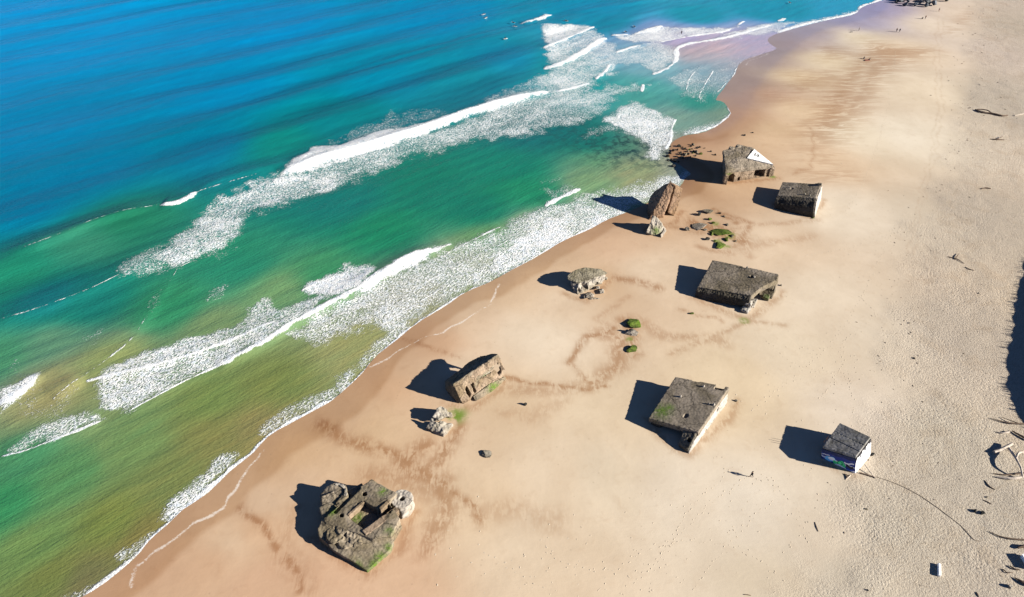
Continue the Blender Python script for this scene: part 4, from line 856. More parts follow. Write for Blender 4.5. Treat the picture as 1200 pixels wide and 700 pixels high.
# ================================================================ ROCKS
ROCKS = {}
def rock_mesh(seed, flat=.6, n=4):
    bm = bmesh.new(); bmesh.ops.create_icosphere(bm, subdivisions=n, radius=1.0)
    o3 = Vector((seed*3.7, seed*1.9, seed*5.1)); rr = random.Random(seed)
    planes = [(Vector((rr.gauss(0, 1), rr.gauss(0, 1), rr.gauss(0, .8))).normalized(), rr.uniform(.42, .8)) for _ in range(15)]
    for v in bm.verts:
        p = v.co.copy()
        for nn, d in planes:
            e = p.dot(nn)-d
            if e > 0: p -= nn*e*.9
        p *= 1+.22*noise.noise(v.co*1.3+o3)+.11*noise.noise(v.co*4+o3)+.05*noise.noise(v.co*9+o3)
        p.z *= flat; v.co = p
    me = bpy.data.meshes.new('rock'); bm.to_mesh(me); bm.free()
    set_attr(me, 'moss', np.zeros(len(me.vertices))); me.update(); return me
def rock(px, py, w, d, h, mat, label, cat='rock', group=None, rot=None, seed=None, name='rock', sink=.35, base=None):
    seed = seed if seed is not None else rnd.randrange(14)
    key = (seed, mat.name)
    if key not in ROCKS:
        ROCKS[key] = rock_mesh(seed); ROCKS[key].materials.append(mat)
    p = base if base is not None else on(px, py)
    o = bpy.data.objects.new(name, ROCKS[key]); C.objects.link(o)
    o.location = (p.x, p.y, p.z+h*(1-sink)*.5); o.scale = (w/2, d/2, h/2/.6*1.1); o.rotation_euler = (rnd.uniform(-.15, .15), rnd.uniform(-.15, .15), rnd.uniform(0, 6.28) if rot is None else rot)
    return tag(o, label, cat, group)
M_STONE2 = M_PALE
GB = 'boulders between the rust-brown slab and the long bunker'
rock(819, 252.5, 1.6, 1.3, 1.0, M_BLACKROCK, 'small black rock, leftmost of the upper row of boulders near the green slab', group=GB, seed=1)
rock(830, 248.5, 4.0, 2.6, .8, M_ROCK, 'flat grey-brown rock at the top of the boulder group', group=GB, seed=2, rot=0)
rock(843, 250.5, 1.5, .8, .5, M_BLACKROCK, 'low dark sliver of rock at the top right of the boulder group', group=GB, seed=3, rot=-.2)
rock(832, 257.5, 1.5, 1.5, .7, M_MOSSROCK, 'small mossy rock between the flat grey rock and the big green slab', group=GB, seed=4)
rock(820, 266, 6.4, 4.0, .9, M_STONE2, 'wide flat pale rock left of the big green slab', group=GB, seed=5, rot=.15)
rock(805, 270, 2.2, 1.8, 1.1, M_ROCK, 'grey block at the left end of the boulder group', group=GB, seed=6, rot=0, name='concrete_block')
rock(844, 272.5, 8.4, 4.8, .65, M_MOSSROCK, 'big bright green algae-covered slab, largest of the boulder group', group=GB, seed=7, rot=-.35)
rock(829, 281, 1.8, 1.2, .9, M_BLACKROCK, 'black wedge-shaped rock below left of the big green slab', group=GB, seed=8)
rock(844.5, 288, 4.0, 3.6, .8, M_MOSSROCK, 'round green rock below the big green slab', group=GB, seed=9)
for x, y, sz, mm in ((836,262,1.3,M_MOSSROCK),(851,281,1.6,M_MOSSROCK),(858,277,1.2,M_ROCK),(834,275,1.3,M_MOSSROCK),(826,270,1.0,M_ROCK),(852,264,1.1,M_ROCK),(862,283,.9,M_ROCK),(838,283,1.0,M_MOSSROCK),(848,254,.8,M_ROCK),(814,264,1.0,M_ROCK)):
    rock(x, y, sz*1.4, sz, sz*.45, mm, ('small green' if mm is M_MOSSROCK else 'small bare grey')+' rubble piece in the flat rubble patch round the big green slab', group=('green' if mm is M_MOSSROCK else 'grey')+' rubble round the big green slab')
GC = 'green rocks in the middle of the beach'
rock(743, 379, 4.6, 3.8, .9, M_MOSSROCK, 'bright green slab of rock, top of the column of three on the sand', group=GC, seed=10, rot=.3)
rock(740.5, 391, 4.2, 2.6, 1.0, M_PALE, 'pale rock with a black hollow, middle of the column of three on the sand', group=GC, seed=11, rot=.1)
rock(739, 389.8, 1.5, .9, 1.5, M_BLACKROCK, 'black stone lying against the pale rock in the column of three', group=GC, seed=3, rot=.1)
rock(740, 410, 4.2, 2.8, .7, M_MOSSROCK, 'yellow-green rock, bottom of the column of three on the sand', group=GC, seed=12, rot=.2)
rock(810, 368, 1.6, .8, .5, M_MOSSROCK, 'small green stone by the shaded left end of the long bunker', seed=4, rot=-.3)
rock(615.5, 474.5, .9, .8, .9, M_BLACKROCK, 'small black rock alone on the sand right of the tipped bunker', seed=6)
rock(570, 533, 3.1, 2.4, .5, M_ROCK, 'flat round grey stone half buried in the sand below the green algae patch', seed=13, rot=0)
rock(915.5, 335, .7, .6, .4, M_ROCK, 'brown stone off the right end of the long bunker', seed=2)
rock(863, 470, .8, .7, .4, M_ROCK, 'brown stone off the right corner of the mossy square bunker', seed=2)
rock(953, 256, 1.0, .7, .4, M_MOSSROCK, 'small green stone at the foot of the rounded box bunker', seed=4)
rock(873, 159, 1.2, .8, .5, M_BLACKROCK, 'low dark stone on the wet sand above the white-patched bunker', seed=1)
rock(882, 156, .9, .6, .4, M_BLACKROCK, 'tiny dark stone right of the low one above the white-patched bunker', seed=8)
SCAT = [(786,172),(789,177),(794,176),(798,179),(800,173),(803,175),(806,178),(808,176),(810,172),(811,175),(812,180),(806,181),(803,182),(797,181),(809,184),(813,178),(817,174),(820,173),(816,179),(821,181),(826,174),(833,178),(838,182),(793,184),(799,185),(787,188),(783,189),(791,189),(795,190),(789,196),(805,186),(785,180),(801,180),(815,183),(782,184),(796,172),(812,170.5)]
for i, (x, y) in enumerate(SCAT):
    sz = rnd.uniform(.55, 1.45)
    mm = M_MOSSROCK if (806 < x < 824 and 174 < y < 182 and i % 3) else (M_BLACKROCK if i % 6 else M_ROCK)
    dl = shore_d(np.array([[at(x, y).x]]), np.array([[at(x, y).y]]))[0, 0]
    lab = {'green_algae_rock': 'small green weed-covered rock among the stones at the water edge', 'dark_wet_rock': 'small dark wet rock among the stones at the water edge', 'grey_rock': 'small bare grey rock among the stones at the water edge'}[mm.name]
    p = on(x, y); p.z = max(p.z, -.1)
    rock(x, y, sz*1.3, sz, sz*.6, mm, lab+' by the white-patched bunker', group=mm.name.replace('_', ' ')+'s scattered at the water edge', base=p)
GP = at_np([(1049,-14),(1049,1),(1057,4.0),(1070,6.0),(1088,6.5),(1100,5.5),(1113,2),(1120,-14)], 1.4)
cnt = 0
while cnt < 120:
    x, y = rnd.uniform(GP[:, 0].min(), GP[:, 0].max()), rnd.uniform(GP[:, 1].min(), GP[:, 1].max())
    sd = poly_sd(np.array([[x]]), np.array([[y]]), GP)[0, 0]
    if sd < 0: continue
    sz = rnd.uniform(1.5, 3.0); p = Vector((x, y, gz(x, y)+min(sd*.28, 2.4)))
    rock(0, 0, sz*1.25, sz, sz*.8, M_GROYNE, 'blue-grey boulder in the rock heap at the top edge of the beach', 'boulder', 'boulders of the rock heap', base=p, name='boulder', sink=.3); cnt += 1

# ================================================================ DRIFTWOOD, ROPE, LITTER
def tube(pts, radii, n=8):
    """tapered, slightly knobbly tube through points"""
    bm = bmesh.new(); rings = []; P = []; Rr = []
    for i in range(len(pts)-1):
        for k in range(4):
            t = k/4; P.append(pts[i].lerp(pts[i+1], t)); Rr.append(radii[i]*(1-t)+radii[i+1]*t)
    P.append(pts[-1]); Rr.append(radii[-1])
    for it in range(2):
        Q = [P[0]]+[P[i-1]*.25+P[i]*.5+P[i+1]*.25 for i in range(1, len(P)-1)]+[P[-1]]; P = Q
    for i, p in enumerate(P):
        d = (P[min(i+1, len(P)-1)]-P[max(i-1, 0)]).normalized(); q = d.to_track_quat('Z', 'Y')
        rings.append([bm.verts.new(p+q@Vector((math.cos(6.283*k/n), math.sin(6.283*k/n), 0))*Rr[i]*(1+.22*noise.noise(p*2.3+Vector((k, 0, 0))))) for k in range(n)])
    for a, c in zip(rings, rings[1:]):
        for k in range(n): bm.faces.new((a[k], a[(k+1) % n], c[(k+1) % n], c[k]))
    bm.faces.new(rings[0][::-1]); bm.faces.new(rings[-1]); bmesh.ops.recalc_face_normals(bm, faces=bm.faces)
    return bm
def gp(px, py, h=0.0):
    p = on(px, py)
    if h: p = at(px, py, p.z+h)
    return p
def wood(name, label, cat, pieces, mat, group=None):
    """pieces: list of (part name, [(px,py,h)...], [radii], material or None)"""
    if len(pieces) == 1:
        _, pts, rad, m = pieces[0]
        return tag(boxmesh(name, [tube([gp(*p) for p in pts], rad)], m or mat), label, cat, group)
    o = empty(name, gp(*pieces[0][1][0][:2]), label, cat, group)
    for nm, pts, rad, m in pieces: boxmesh(nm, [tube([gp(*p) for p in pts], rad)], m or mat, o)
    return o
DW = 'driftwood washed up on the upper beach'
wood('driftwood_log', 'big bleached driftwood trunk with a curved raised limb and stubs at the right edge', 'driftwood', [
    ('trunk', [(1165, 530, .35), (1176, 526, .5), (1186, 520, .9)], [.30, .34, .26], None),
    ('limb', [(1182, 525, .6), (1191, 538, 1.5), (1196.5, 548, 1.5), (1198.5, 560, .5)], [.24, .20, .17, .14], None),
    ('stub', [(1191, 537, 1.4), (1193, 531, 1.7), (1199, 529.5, 1.6)], [.16, .2, .18], None),
    ('root', [(1198, 559, .5), (1188, 561, .5), (1177, 560, .35), (1168, 559, .2)], [.2, .26, .2, .12], None)], M_BLEACH, DW)
wood('driftwood_branch', 'thin dark branch crossing below the bleached trunk', 'driftwood', [('branch', [(1164, 555, .15), (1180, 557, .3), (1204, 554, .2)], [.06, .14, .12], None)], M_DARKWOOD, DW)
wood('driftwood_branch', 'dark forked branch just below the big shadow at the right edge', 'driftwood', [('stem', [(1160, 490, .15), (1181, 496, .35), (1204, 497, .3)], [.05, .14, .16], None), ('fork', [(1174, 489, .2), (1187, 494, .4), (1196, 497, .3)], [.05, .09, .12], None)], M_DARKWOOD, DW)
wood('driftwood_branch', 'short pale crooked branch between the forked branch and the bleached trunk', 'driftwood', [('branch', [(1167, 506, .1), (1175, 508, .25), (1183, 506, .3)], [.06, .12, .18], None)], M_BLEACH, DW)
wood('driftwood_log', 'dark log above the bleached trunk at the very edge', 'driftwood', [('log', [(1186, 505, .2), (1195, 510, .3), (1206, 516, .3)], [.12, .2, .22], None)], M_DARKWOOD, DW)
wood('driftwood_branch', 'small dark twig below left of the bleached trunk', 'driftwood', [('branch', [(1154, 563, .05), (1159, 570, .1), (1166, 574, .05)], [.06, .10, .05], None)], M_DARKWOOD, DW)
wood('driftwood_branch', 'short dark twig above the pair of dark stones', 'driftwood', [('branch', [(1152, 586, .05), (1157, 588, .1), (1162, 591, .05)], [.05, .08, .06], None)], M_DARKWOOD, DW)
wood('driftwood_branch', 'long thin dark branch reaching in from the right edge near the rope end', 'driftwood', [('branch', [(1159, 623, .1), (1172, 629, .2), (1188, 632, .3), (1205, 633, .4)], [.05, .10, .14, .16], None)], M_DARKWOOD, DW)
wood('driftwood_log', 'thick dark log end at the right edge beside the white crate', 'driftwood', [('log', [(1193, 642, .3), (1200, 640, .4), (1208, 641, .4)], [.2, .3, .3], None)], M_DARKWOOD, DW)
wood('driftwood_branch', 'curved twig left of the white crate', 'driftwood', [('branch', [(1175, 667, .1), (1181, 672, .2), (1187, 671, .15)], [.09, .07, .05], None)], M_DARKWOOD, DW)
wood('driftwood_branch', 'dark stick touching the left side of the white crate', 'driftwood', [('branch', [(1183, 663, .15), (1189, 667, .2), (1195, 668, .2)], [.10, .13, .12], None)], M_DARKWOOD, DW)
wood('driftwood_log', 'tapering dark log in the bottom right corner below the white crate', 'driftwood', [('log', [(1189, 677, .15), (1196, 681, .25), (1206, 686, .3)], [.08, .2, .26], None)], M_DARKWOOD, DW)
wood('driftwood_branch', 'tiny twig in the bottom right corner under the white stone', 'driftwood', [('branch', [(1144, 694, .05), (1146, 697, .1), (1147, 700, .05)], [.06, .08, .05], None)], M_DARKWOOD, DW)
wood('driftwood_branch', 'dark branch curved into a loop, lying on the far upper beach', 'driftwood', [
    ('stem', [(1143, 128.5, .2), (1149, 131.5, .3), (1158, 132.5, .3), (1166, 133.5, .35), (1174, 136, .3), (1181, 135.2, .25)], [.22, .26, .28, .30, .28, .2], None),
    ('bow', [(1145, 128.5, .3), (1151, 128.2, .5), (1158, 129.5, .6), (1162, 132.5, .4)], [.22, .18, .18, .16], None)], M_DARKWOOD, DW)
wood('driftwood_stick', 'straight white stick right of the looped branch', 'driftwood', [('stick', [(1189, 135.6, .15), (1196, 134.2, .25), (1206, 132.4, .3)], [.14, .18, .18], None)], M_BLEACH, DW)
wood('driftwood_branch', 'small forked grey-brown branch below the looped branch', 'driftwood', [('stem', [(1160, 163, .1), (1168, 163.5, .25), (1177, 164, .15)], [.10, .18, .12], None), ('fork', [(1167, 163.4, .25), (1172, 161.8, .4), (1175, 160, .4)], [.12, .12, .08], None)], M_DARKWOOD, DW)
wood('driftwood_branch', 'tangled dark twigs on the open upper beach level with the low humped bunker', 'driftwood', [('stem', [(1110, 301, .05), (1121, 303, .2), (1130, 309, .1)], [.05, .11, .05], None), ('fork', [(1119, 304, .1), (1122, 300, .35), (1124, 297, .3)], [.09, .10, .06], None)], M_DARKWOOD, DW)
wood('driftwood_branch', 'second smaller twig lower right of the tangled dark twigs', 'driftwood', [('branch', [(1131, 313, .05), (1137, 316, .15), (1142, 317, .1)], [.05, .10, .06], None)], M_DARKWOOD, DW)
wood('driftwood_log', 'short dark log on the upper beach right of the rounded box bunker', 'driftwood', [('log', [(1150, 221.5, .1), (1155, 220, .3), (1161, 221, .2)], [.10, .18, .14], None)], M_DARKWOOD, DW)
wood('driftwood_stick', 'tiny dark stick on the foreground sand at the bottom edge', 'driftwood', [('stick', [(872, 697, .05), (876, 697, .12), (880, 698, .05)], [.05, .07, .05], None)], M_DARKWOOD, DW)
wood('driftwood_stick', 'thin twig lying on the sand below the walking person', 'driftwood', [('stick', [(955, 612, .04), (957, 618, .08), (959, 623, .05)], [.04, .06, .04], None)], M_DARKWOOD, DW)
wood('driftwood_stick', 'dark stick lying in front of the graffiti mural', 'driftwood', [('stick', [(989, 555.5, .06), (994, 557.5, .2), (992, 560.5, .1)], [.08, .10, .07], None)], M_DARKWOOD, DW)
wood('driftwood_stick', 'short white stick lying in front of the graffiti mural', 'driftwood', [('stick', [(991, 562, .06), (994.5, 559, .1), (997, 557, .08)], [.07, .08, .07], None)], M_BLEACH, DW)
wood('plank', 'white pole leaning out from the painted end of the graffiti hut', 'plank', [('plank', [(1013, 544, .9), (1019, 552, .5), (1025.5, 560.5, .05)], [.10, .10, .10], None)], M_BLEACH)
wood('plank', 'brown beam on the sand at the corner of the graffiti hut', 'plank', [('plank', [(1007, 554, .15), (1016, 556.5, .15), (1025, 559.5, .1)], [.13, .13, .12], None)], M_DARKWOOD)
wood('rope', 'long thin dark rope lying across the dry sand from the graffiti hut', 'rope', [('rope', [(1026, 559, .03), (1040, 563, .03), (1060, 571, .03), (1080, 582, .03), (1100, 596, .03), (1113, 606, .03), (1126, 616, .03), (1135, 626, .03), (1141, 633, .03), (1149, 634.5, .03)], [.05]*10, None)], M_ROPE)
rock(1022, 534, 1.0, .7, .9, M_BLACKROCK, 'black block lying against the painted end of the graffiti hut', seed=6, rot=.5)
rock(1142, 599, .8, .7, .6, M_BLACKROCK, 'dark stone, left of the pair near the rope', seed=1)
rock(1151, 602, 1.2, .8, .6, M_BLACKROCK, 'dark elongated stone, right of the pair near the rope', seed=8, rot=1.1)
rock(1183.5, 688, 1.1, .8, .8, M_PALE, 'small white stone with a dark shadow in the bottom right corner', seed=5)
for x, y, l in ((1066, 379, 'dark pebble at the edge of the rough sand right of the long bunker'), (1071, 420, 'dark pebble on the rough sand between the two square bunkers'), (1147, 344, 'dark pebble on the open upper beach'), (1015, 597, 'dark clump on the rough sand below the graffiti hut'), (1017, 692, 'dark pebble near the bottom edge'), (1091, 112, 'dark stone on the pale far sand'), (1112, 95, 'dark streak-like stone on the far sand'), (1140, 41, 'dark stone near the top of the upper beach'), (1169, 97, 'dark stone on the far upper beach'), (1157, 583, 'dark pebble just above the pair of stones')):
    rock(x, y, .7, .42, .28, M_ROCK, l, seed=rnd.randrange(14))
# white float and crate
def slab_thing(name, label, cat, p, L, W, H, rz, mat, roll=0.0):
    bm = bmesh.new(); bmesh.ops.create_cube(bm, size=1)
    bmesh.ops.scale(bm, vec=(L, W, H), verts=bm.verts)
    bmesh.ops.bevel(bm, geom=bm.edges[:], offset=min(L, W, H)*.18, segments=3, affect='EDGES')
    bmesh.ops.subdivide_edges(bm, edges=bm.edges[:], cuts=2, use_grid_fill=True)
    for v in bm.verts: v.co += v.co.normalized()*.05*noise.noise(v.co*2.1)
    me = bpy.data.meshes.new(name); bm.to_mesh(me); bm.free()
    o = link(name, me, mat); o.location = (p.x, p.y, p.z+H*.45); o.rotation_euler = (roll, 0, rz); return tag(o, label, cat)
slab_thing('foam_float', 'long white foam float lying alone on the rough sand near the bottom right', 'float', on(1100, 669), 2.3, .45, .55, R(66), M_FOAMBLOCK)
cr = empty('crate', on(1204, 662), 'white plastic crate cut off by the right edge, casting a square shadow', 'crate')
cp = on(1204, 660)
boxmesh('crate_body', [hull([cp+Vector((x, y, z)) for x in (-.6, .8) for y in (-1.25, 1.1) for z in (-.1, .75)])], M_FOAMBLOCK, cr)
boxmesh('crate_rim', [hull([cp+Vector((x, y, z)) for x in (x0, x1) for y in (y0, y1) for z in (.752, .86)]) for x0, x1, y0, y1 in ((-.65, -.5, -1.3, 1.15), (.7, .85, -1.3, 1.15), (-.5, .7, -1.3, -1.15), (-.5, .7, 1.0, 1.15))], M_FOAMBLOCK, cr)
# strand line litter: weed and bits beyond counting
def litter():
    bm = bmesh.new()
    L = [(1150, 0), (1138, 60), (1133, 110), (1128, 150), (1110, 200), (1075, 255), (1058, 300), (1052, 335), (1057, 372), (1047, 412), (1035, 480), (1010, 550), (975, 640)]
    P = [on(*p) for p in L]
    for k in range(420):
        i = rnd.randrange(len(P)-1); p = P[i].lerp(P[i+1], rnd.random())
        if k % 2: x, y = p.x+rnd.gauss(0, 3.5), p.y+rnd.gauss(0, 3)
        else: x, y = p.x+abs(rnd.gauss(0, 26)), p.y+rnd.gauss(0, 9)
        sz = rnd.choice((.05, .06, .07, .08, .10, .14))*(1+p.y/260); a = rnd.uniform(0, 3.14); z = gz(x, y) if k % 6 == 0 else None
        bits.append((x, y, sz, a))
    return bm
bits = []; litter().free()
bx_ = np.array([[q[0] for q in bits]]); by_ = np.array([[q[1] for q in bits]]); bz_ = ground_np(bx_, by_, shore_d(bx_, by_))[0]
bm = bmesh.new()
for (x, y, sz, a), z in zip(bits, bz_):
    m = Matrix.Translation((x, y, z+.03)) @ Matrix.Rotation(a, 4, 'Z') @ Matrix.Diagonal((sz*2.2, sz*.7, sz*.6, 1))
    bmesh.ops.create_icosphere(bm, subdivisions=1, radius=.6, matrix=m)
me = bpy.data.meshes.new('strand_litter'); bm.to_mesh(me); bm.free()
tag(link('strand_litter', me, M_DARKWOOD), kind='stuff')

# ================================================================ PEOPLE
def skin_mesh(verts, edges, root=0, sub=1):
    me = bpy.data.meshes.new('body'); me.from_pydata([v[:3] for v in verts], edges, [])
    o = bpy.data.objects.new('tmp', me); C.objects.link(o)
    m = o.modifiers.new('s', 'SKIN'); m.use_smooth_shade = True
    for i, v in enumerate(verts):
        sv = me.skin_vertices[0].data[i]; sv.radius = (v[3], v[3]); sv.use_root = (i == root)
    ss = o.modifiers.new('u', 'SUBSURF'); ss.levels = sub; ss.render_levels = sub
    bpy.context.view_layer.update()
    r = bpy.data.meshes.new_from_object(o.evaluated_get(bpy.context.evaluated_depsgraph_get()))
    bpy.data.objects.remove(o); bpy.data.meshes.remove(me); return r
def skeleton(pose):
    J = {}
    if pose in ('stand', 'walk'):
        st = .26 if pose == 'walk' else .03
        J = dict(pel=(0,0,.94), sp=(0,0,1.14), ch=(0,.01,1.34), nk=(0,.015,1.49), hd=(0,.03,1.60), ht=(0,.02,1.69), ns=(0,.125,1.595))
        for sg, sx in (('l', -1), ('r', 1)):
            k = sx*st
            J.update({sg+'sh': (.18*sx, 0, 1.41), sg+'el': (.235*sx, -.02-k*.5, 1.13), sg+'wr': (.23*sx, .06-k*.8, .89), sg+'pa': (.225*sx, .08-k*.9, .83),
                      sg+'hp': (.095*sx, 0, .90), sg+'kn': (.10*sx, .03+k*.6, .50), sg+'an': (.10*sx, -.02+k*1.25, .085), sg+'to': (.115*sx, .15+k*1.25, .035)})
    elif pose == 'sit':
        J = dict(pel=(0,0,.13), sp=(0,-.05,.33), ch=(0,-.04,.53), nk=(0,0,.68), hd=(0,.03,.79), ht=(0,.02,.88), ns=(0,.125,.785))
        for sg, sx in (('l', -1), ('r', 1)):
            J.update({sg+'sh': (.18*sx, -.02, .60), sg+'el': (.24*sx, .12, .40), sg+'wr': (.16*sx, .34, .42), sg+'pa': (.13*sx, .39, .41),
                      sg+'hp': (.10*sx, .02, .13), sg+'kn': (.14*sx, .40, .46), sg+'an': (.13*sx, .60, .08), sg+'to': (.14*sx, .76, .035)})
    elif pose == 'prone':
        J = dict(pel=(0,-.35,.14), sp=(0,-.15,.15), ch=(0,.05,.20), nk=(0,.19,.28), hd=(0,.28,.36), ht=(0,.29,.45), ns=(0,.38,.37))
        for sg, sx in (('l', -1), ('r', 1)):
            J.update({sg+'sh': (.18*sx, .1, .23), sg+'el': (.33*sx, .22, .12), sg+'wr': (.32*sx, .42, .06), sg+'pa': (.31*sx, .48, .05),
                      sg+'hp': (.09*sx, -.39, .13), sg+'kn': (.10*sx, -.80, .12), sg+'an': (.10*sx, -1.20, .12), sg+'to': (.10*sx, -1.34, .08)})
    return J
RAD = dict(pel=.125, sp=.115, ch=.14, nk=.052, hd=.095, ht=.06, ns=.018, sh=.062, el=.043, wr=.028, pa=.030, hp=.088, kn=.058, an=.038, to=.035)
PM = {}
def person_meshes(pose):
    if pose in PM: return PM[pose]
    J = skeleton(pose); names = list(J); V = [(*J[n], RAD[n if n in RAD else n[1:]]) for n in names]; ix = {n: i for i, n in enumerate(names)}
    E = [('pel','sp'),('sp','ch'),('ch','nk'),('nk','hd'),('hd','ht'),('hd','ns')]
    for sg in 'lr': E += [('ch',sg+'sh'),(sg+'sh',sg+'el'),(sg+'el',sg+'wr'),(sg+'wr',sg+'pa'),('pel',sg+'hp'),(sg+'hp',sg+'kn'),(sg+'kn',sg+'an'),(sg+'an',sg+'to')]
    E = [(ix[a], ix[b_]) for a, b_ in E]
    for sg, sx in (('l', -1), ('r', 1)):       # five fingers on each hand
        p = Vector(J[sg+'pa']); d = (p-Vector(J[sg+'wr'])).normalized(); sd_ = Vector((0, 1, 0)) if abs(d.y) < .7 else Vector((1, 0, 0))
        side = (sd_-d*sd_.dot(d)).normalized(); up = d.cross(side)
        for k, ln in ((-1.5, .062), (-.5, .075), (.5, .080), (1.5, .070)):
            a = p+side*k*.019+d*.035; m_ = a+d*ln*.55+up*.006*sx; e = a+d*ln+up*.022*sx
            i0 = len(V); V += [(*a, .0095), (*m_, .0085), (*e, .007)]; E += [(ix[sg+'pa'], i0), (i0, i0+1), (i0+1, i0+2)]
        a = p+side*.040-d*.005; e = a+side*.018+d*.045; i0 = len(V); V += [(*a, .011), (*e, .009)]; E += [(ix[sg+'pa'], i0), (i0, i0+1)]
    body = skin_mesh(V, E)
    def sub_skin(keys, ed, grow):
        kx = {k: i for i, k in enumerate(keys)}
        return skin_mesh([(*J[k], RAD[k if k in RAD else k[1:]]+grow) for k in keys], [(kx[a], kx[b_]) for a, b_ in ed])
    top_ = sub_skin(['pel','sp','ch','lsh','lel','lwr','rsh','rel','rwr'], [('pel','sp'),('sp','ch'),('ch','lsh'),('lsh','lel'),('lel','lwr'),('ch','rsh'),('rsh','rel'),('rel','rwr')], .02)
    leg_ = sub_skin(['pel','lhp','lkn','lan','rhp','rkn','ran'], [('pel','lhp'),('lhp','lkn'),('lkn','lan'),('pel','rhp'),('rhp','rkn'),('rkn','ran')], .022)
    bm = bmesh.new(); hd = Vector(J['hd'])+Vector((0, -.025, .045)); bmesh.ops.create_icosphere(bm, subdivisions=3, radius=.112, matrix=Matrix.Translation(hd) @ Matrix.Diagonal((.92, 1.0, .85, 1)))
    hair = bpy.data.meshes.new('hair'); bm.to_mesh(hair); bm.free()
    PM[pose] = (body, top_, leg_, hair); return PM[pose]
def person(px, py, pose, rz, label, top, legs, group=None, base=None, sc_=1.0, skin=None):
    p = base if base is not None else on(px, py)
    e = empty('person', p, label, 'person', group); e.rotation_euler = (0, 0, rz); e.scale = (sc_,)*3
    for nm, me, mt in zip(('body', 'jacket', 'trousers', 'hair'), person_meshes(pose), (skin or M_SKIN, top, legs, M_HAIR)):
        me = me.copy(); me.materials.clear(); me.materials.append(mt)
        o = bpy.data.objects.new(nm, me); C.objects.link(o); o.parent = e
    return e
person(880.3, 559.2, 'walk', R(100), 'lone person in dark clothes walking on the sand left of the graffiti hut', M_DARKCLOTH, M_DARKCLOTH)
person(1050.3, 37.6, 'walk', R(170), 'left one of two dark-clothed people walking side by side on the far beach', M_DARKCLOTH, M_NAVY)
person(1053.8, 38.0, 'walk', R(170), 'right one of two dark-clothed people walking side by side on the far beach', M_NAVY, M_DARKCLOTH)
person(1006.3, 36.3, 'stand', R(60), 'small figure standing alone near the wet sand on the far beach', M_GREYCLOTH, M_DARKCLOTH)
person(1081.0, 22.2, 'sit', R(120), 'person in dark clothes crouched on the far sand beside a standing companion', M_DARKCLOTH, M_DARKCLOTH)
person(1084.0, 22.6, 'stand', R(150), 'person in brown standing beside a crouched companion below the rock heap', M_REDCLOTH, M_GREYCLOTH)
person(1100.0, 13.6, 'walk', R(200), 'person in pale brown walking just below the rock heap', M_GREYCLOTH, M_REDCLOTH)
person(1012.5, 69.0, 'sit', R(120), 'person in dark clothes sitting on the streaky brown sand, left of a seated pair', M_DARKCLOTH, M_NAVY)
person(1019.0, 70.5, 'sit', R(100), 'person in grey sitting on the streaky brown sand, right of a seated pair', M_GREYCLOTH, M_DARKCLOTH)
slab_thing('blanket', 'rolled pale blanket by the seated pair on the brown sand', 'blanket', on(1016, 71), 2.2, .9, .25, .2, M_REDCLOTH)
slab_thing('bag', 'small dark bag on the sand left of the lone far figure', 'bag', on(998, 38), 1.0, .5, .35, .1, M_GREYCLOTH)
# surfers
def surfboard(p, rz, label):
    bm = bmesh.new(); n = 24; t = []; u = []
    for k in range(n):
        a = 2*math.pi*k/n; x = .27*math.sin(a)*(1-.25*math.cos(a)); y = 1.05*math.cos(a); roc = .06*max(0, y-.4)
        t.append(bm.verts.new((x, y, .05+roc))); u.append(bm.verts.new((x*.9, y*.98, -.02+roc)))
    bm.faces.new(t[::-1]); bm.faces.new(u)
    for k in range(n): bm.faces.new((t[k], t[(k+1) % n], u[(k+1) % n], u[k]))
    bmesh.ops.recalc_face_normals(bm, faces=bm.faces); me = bpy.data.meshes.new('surfboard'); bm.to_mesh(me); bm.free()
    o = link('surfboard', me, M_BOARD); o.location = p; o.rotation_euler = (0, 0, rz); return tag(o, label, 'surfboard', 'surfboards of the people in the water')
WZ = .45
SURF = [(566.5, 17, 'prone', 2.2, 'upper surfer of two left of the short breaker'), (569.5, 21, 'prone', 2.6, 'lower surfer of two left of the short breaker'), (601, 26.5, 'prone', 1.0, 'surfer paddling at the left end of the short breaker'), (603, 31, 'prone', 1.4, 'surfer just below the left end of the short breaker'), (592.5, 45.5, 'sit', 2.0, 'surfer sitting on calm water below the short breaker'), (663, 24.5, 'prone', 1.2, 'surfer right of the short breaker'), (733, 37.5, 'prone', 0.6, 'surfer above the small pair of breakers'), (743, 31.2, 'prone', .4, 'surfer farthest right on open water above the breakers'), (925, 3, 'prone', .4, 'surfer near the top edge close to the far beach')]
for x, y, pose, rz, lab in SURF:
    p = at(x, y, WZ); big = 1.35
    sb = surfboard(Vector((p.x, p.y, WZ-.05)), rz, 'white surfboard under the '+lab.replace('upper surfer', 'upper one').replace('lower surfer', 'lower one'))
    person(0, 0, pose, rz, lab+', in a black wetsuit', M_NEOPRENE, M_NEOPRENE, 'surfers waiting in the water', base=Vector((p.x, p.y, WZ+.02)))
person(798.5, 39.5, 'stand', 2.4, 'surfer in a black wetsuit standing in the white water near the far beach', M_NEOPRENE, M_NEOPRENE, 'surfers waiting in the water', base=at(798.5, 40.5, -.3))

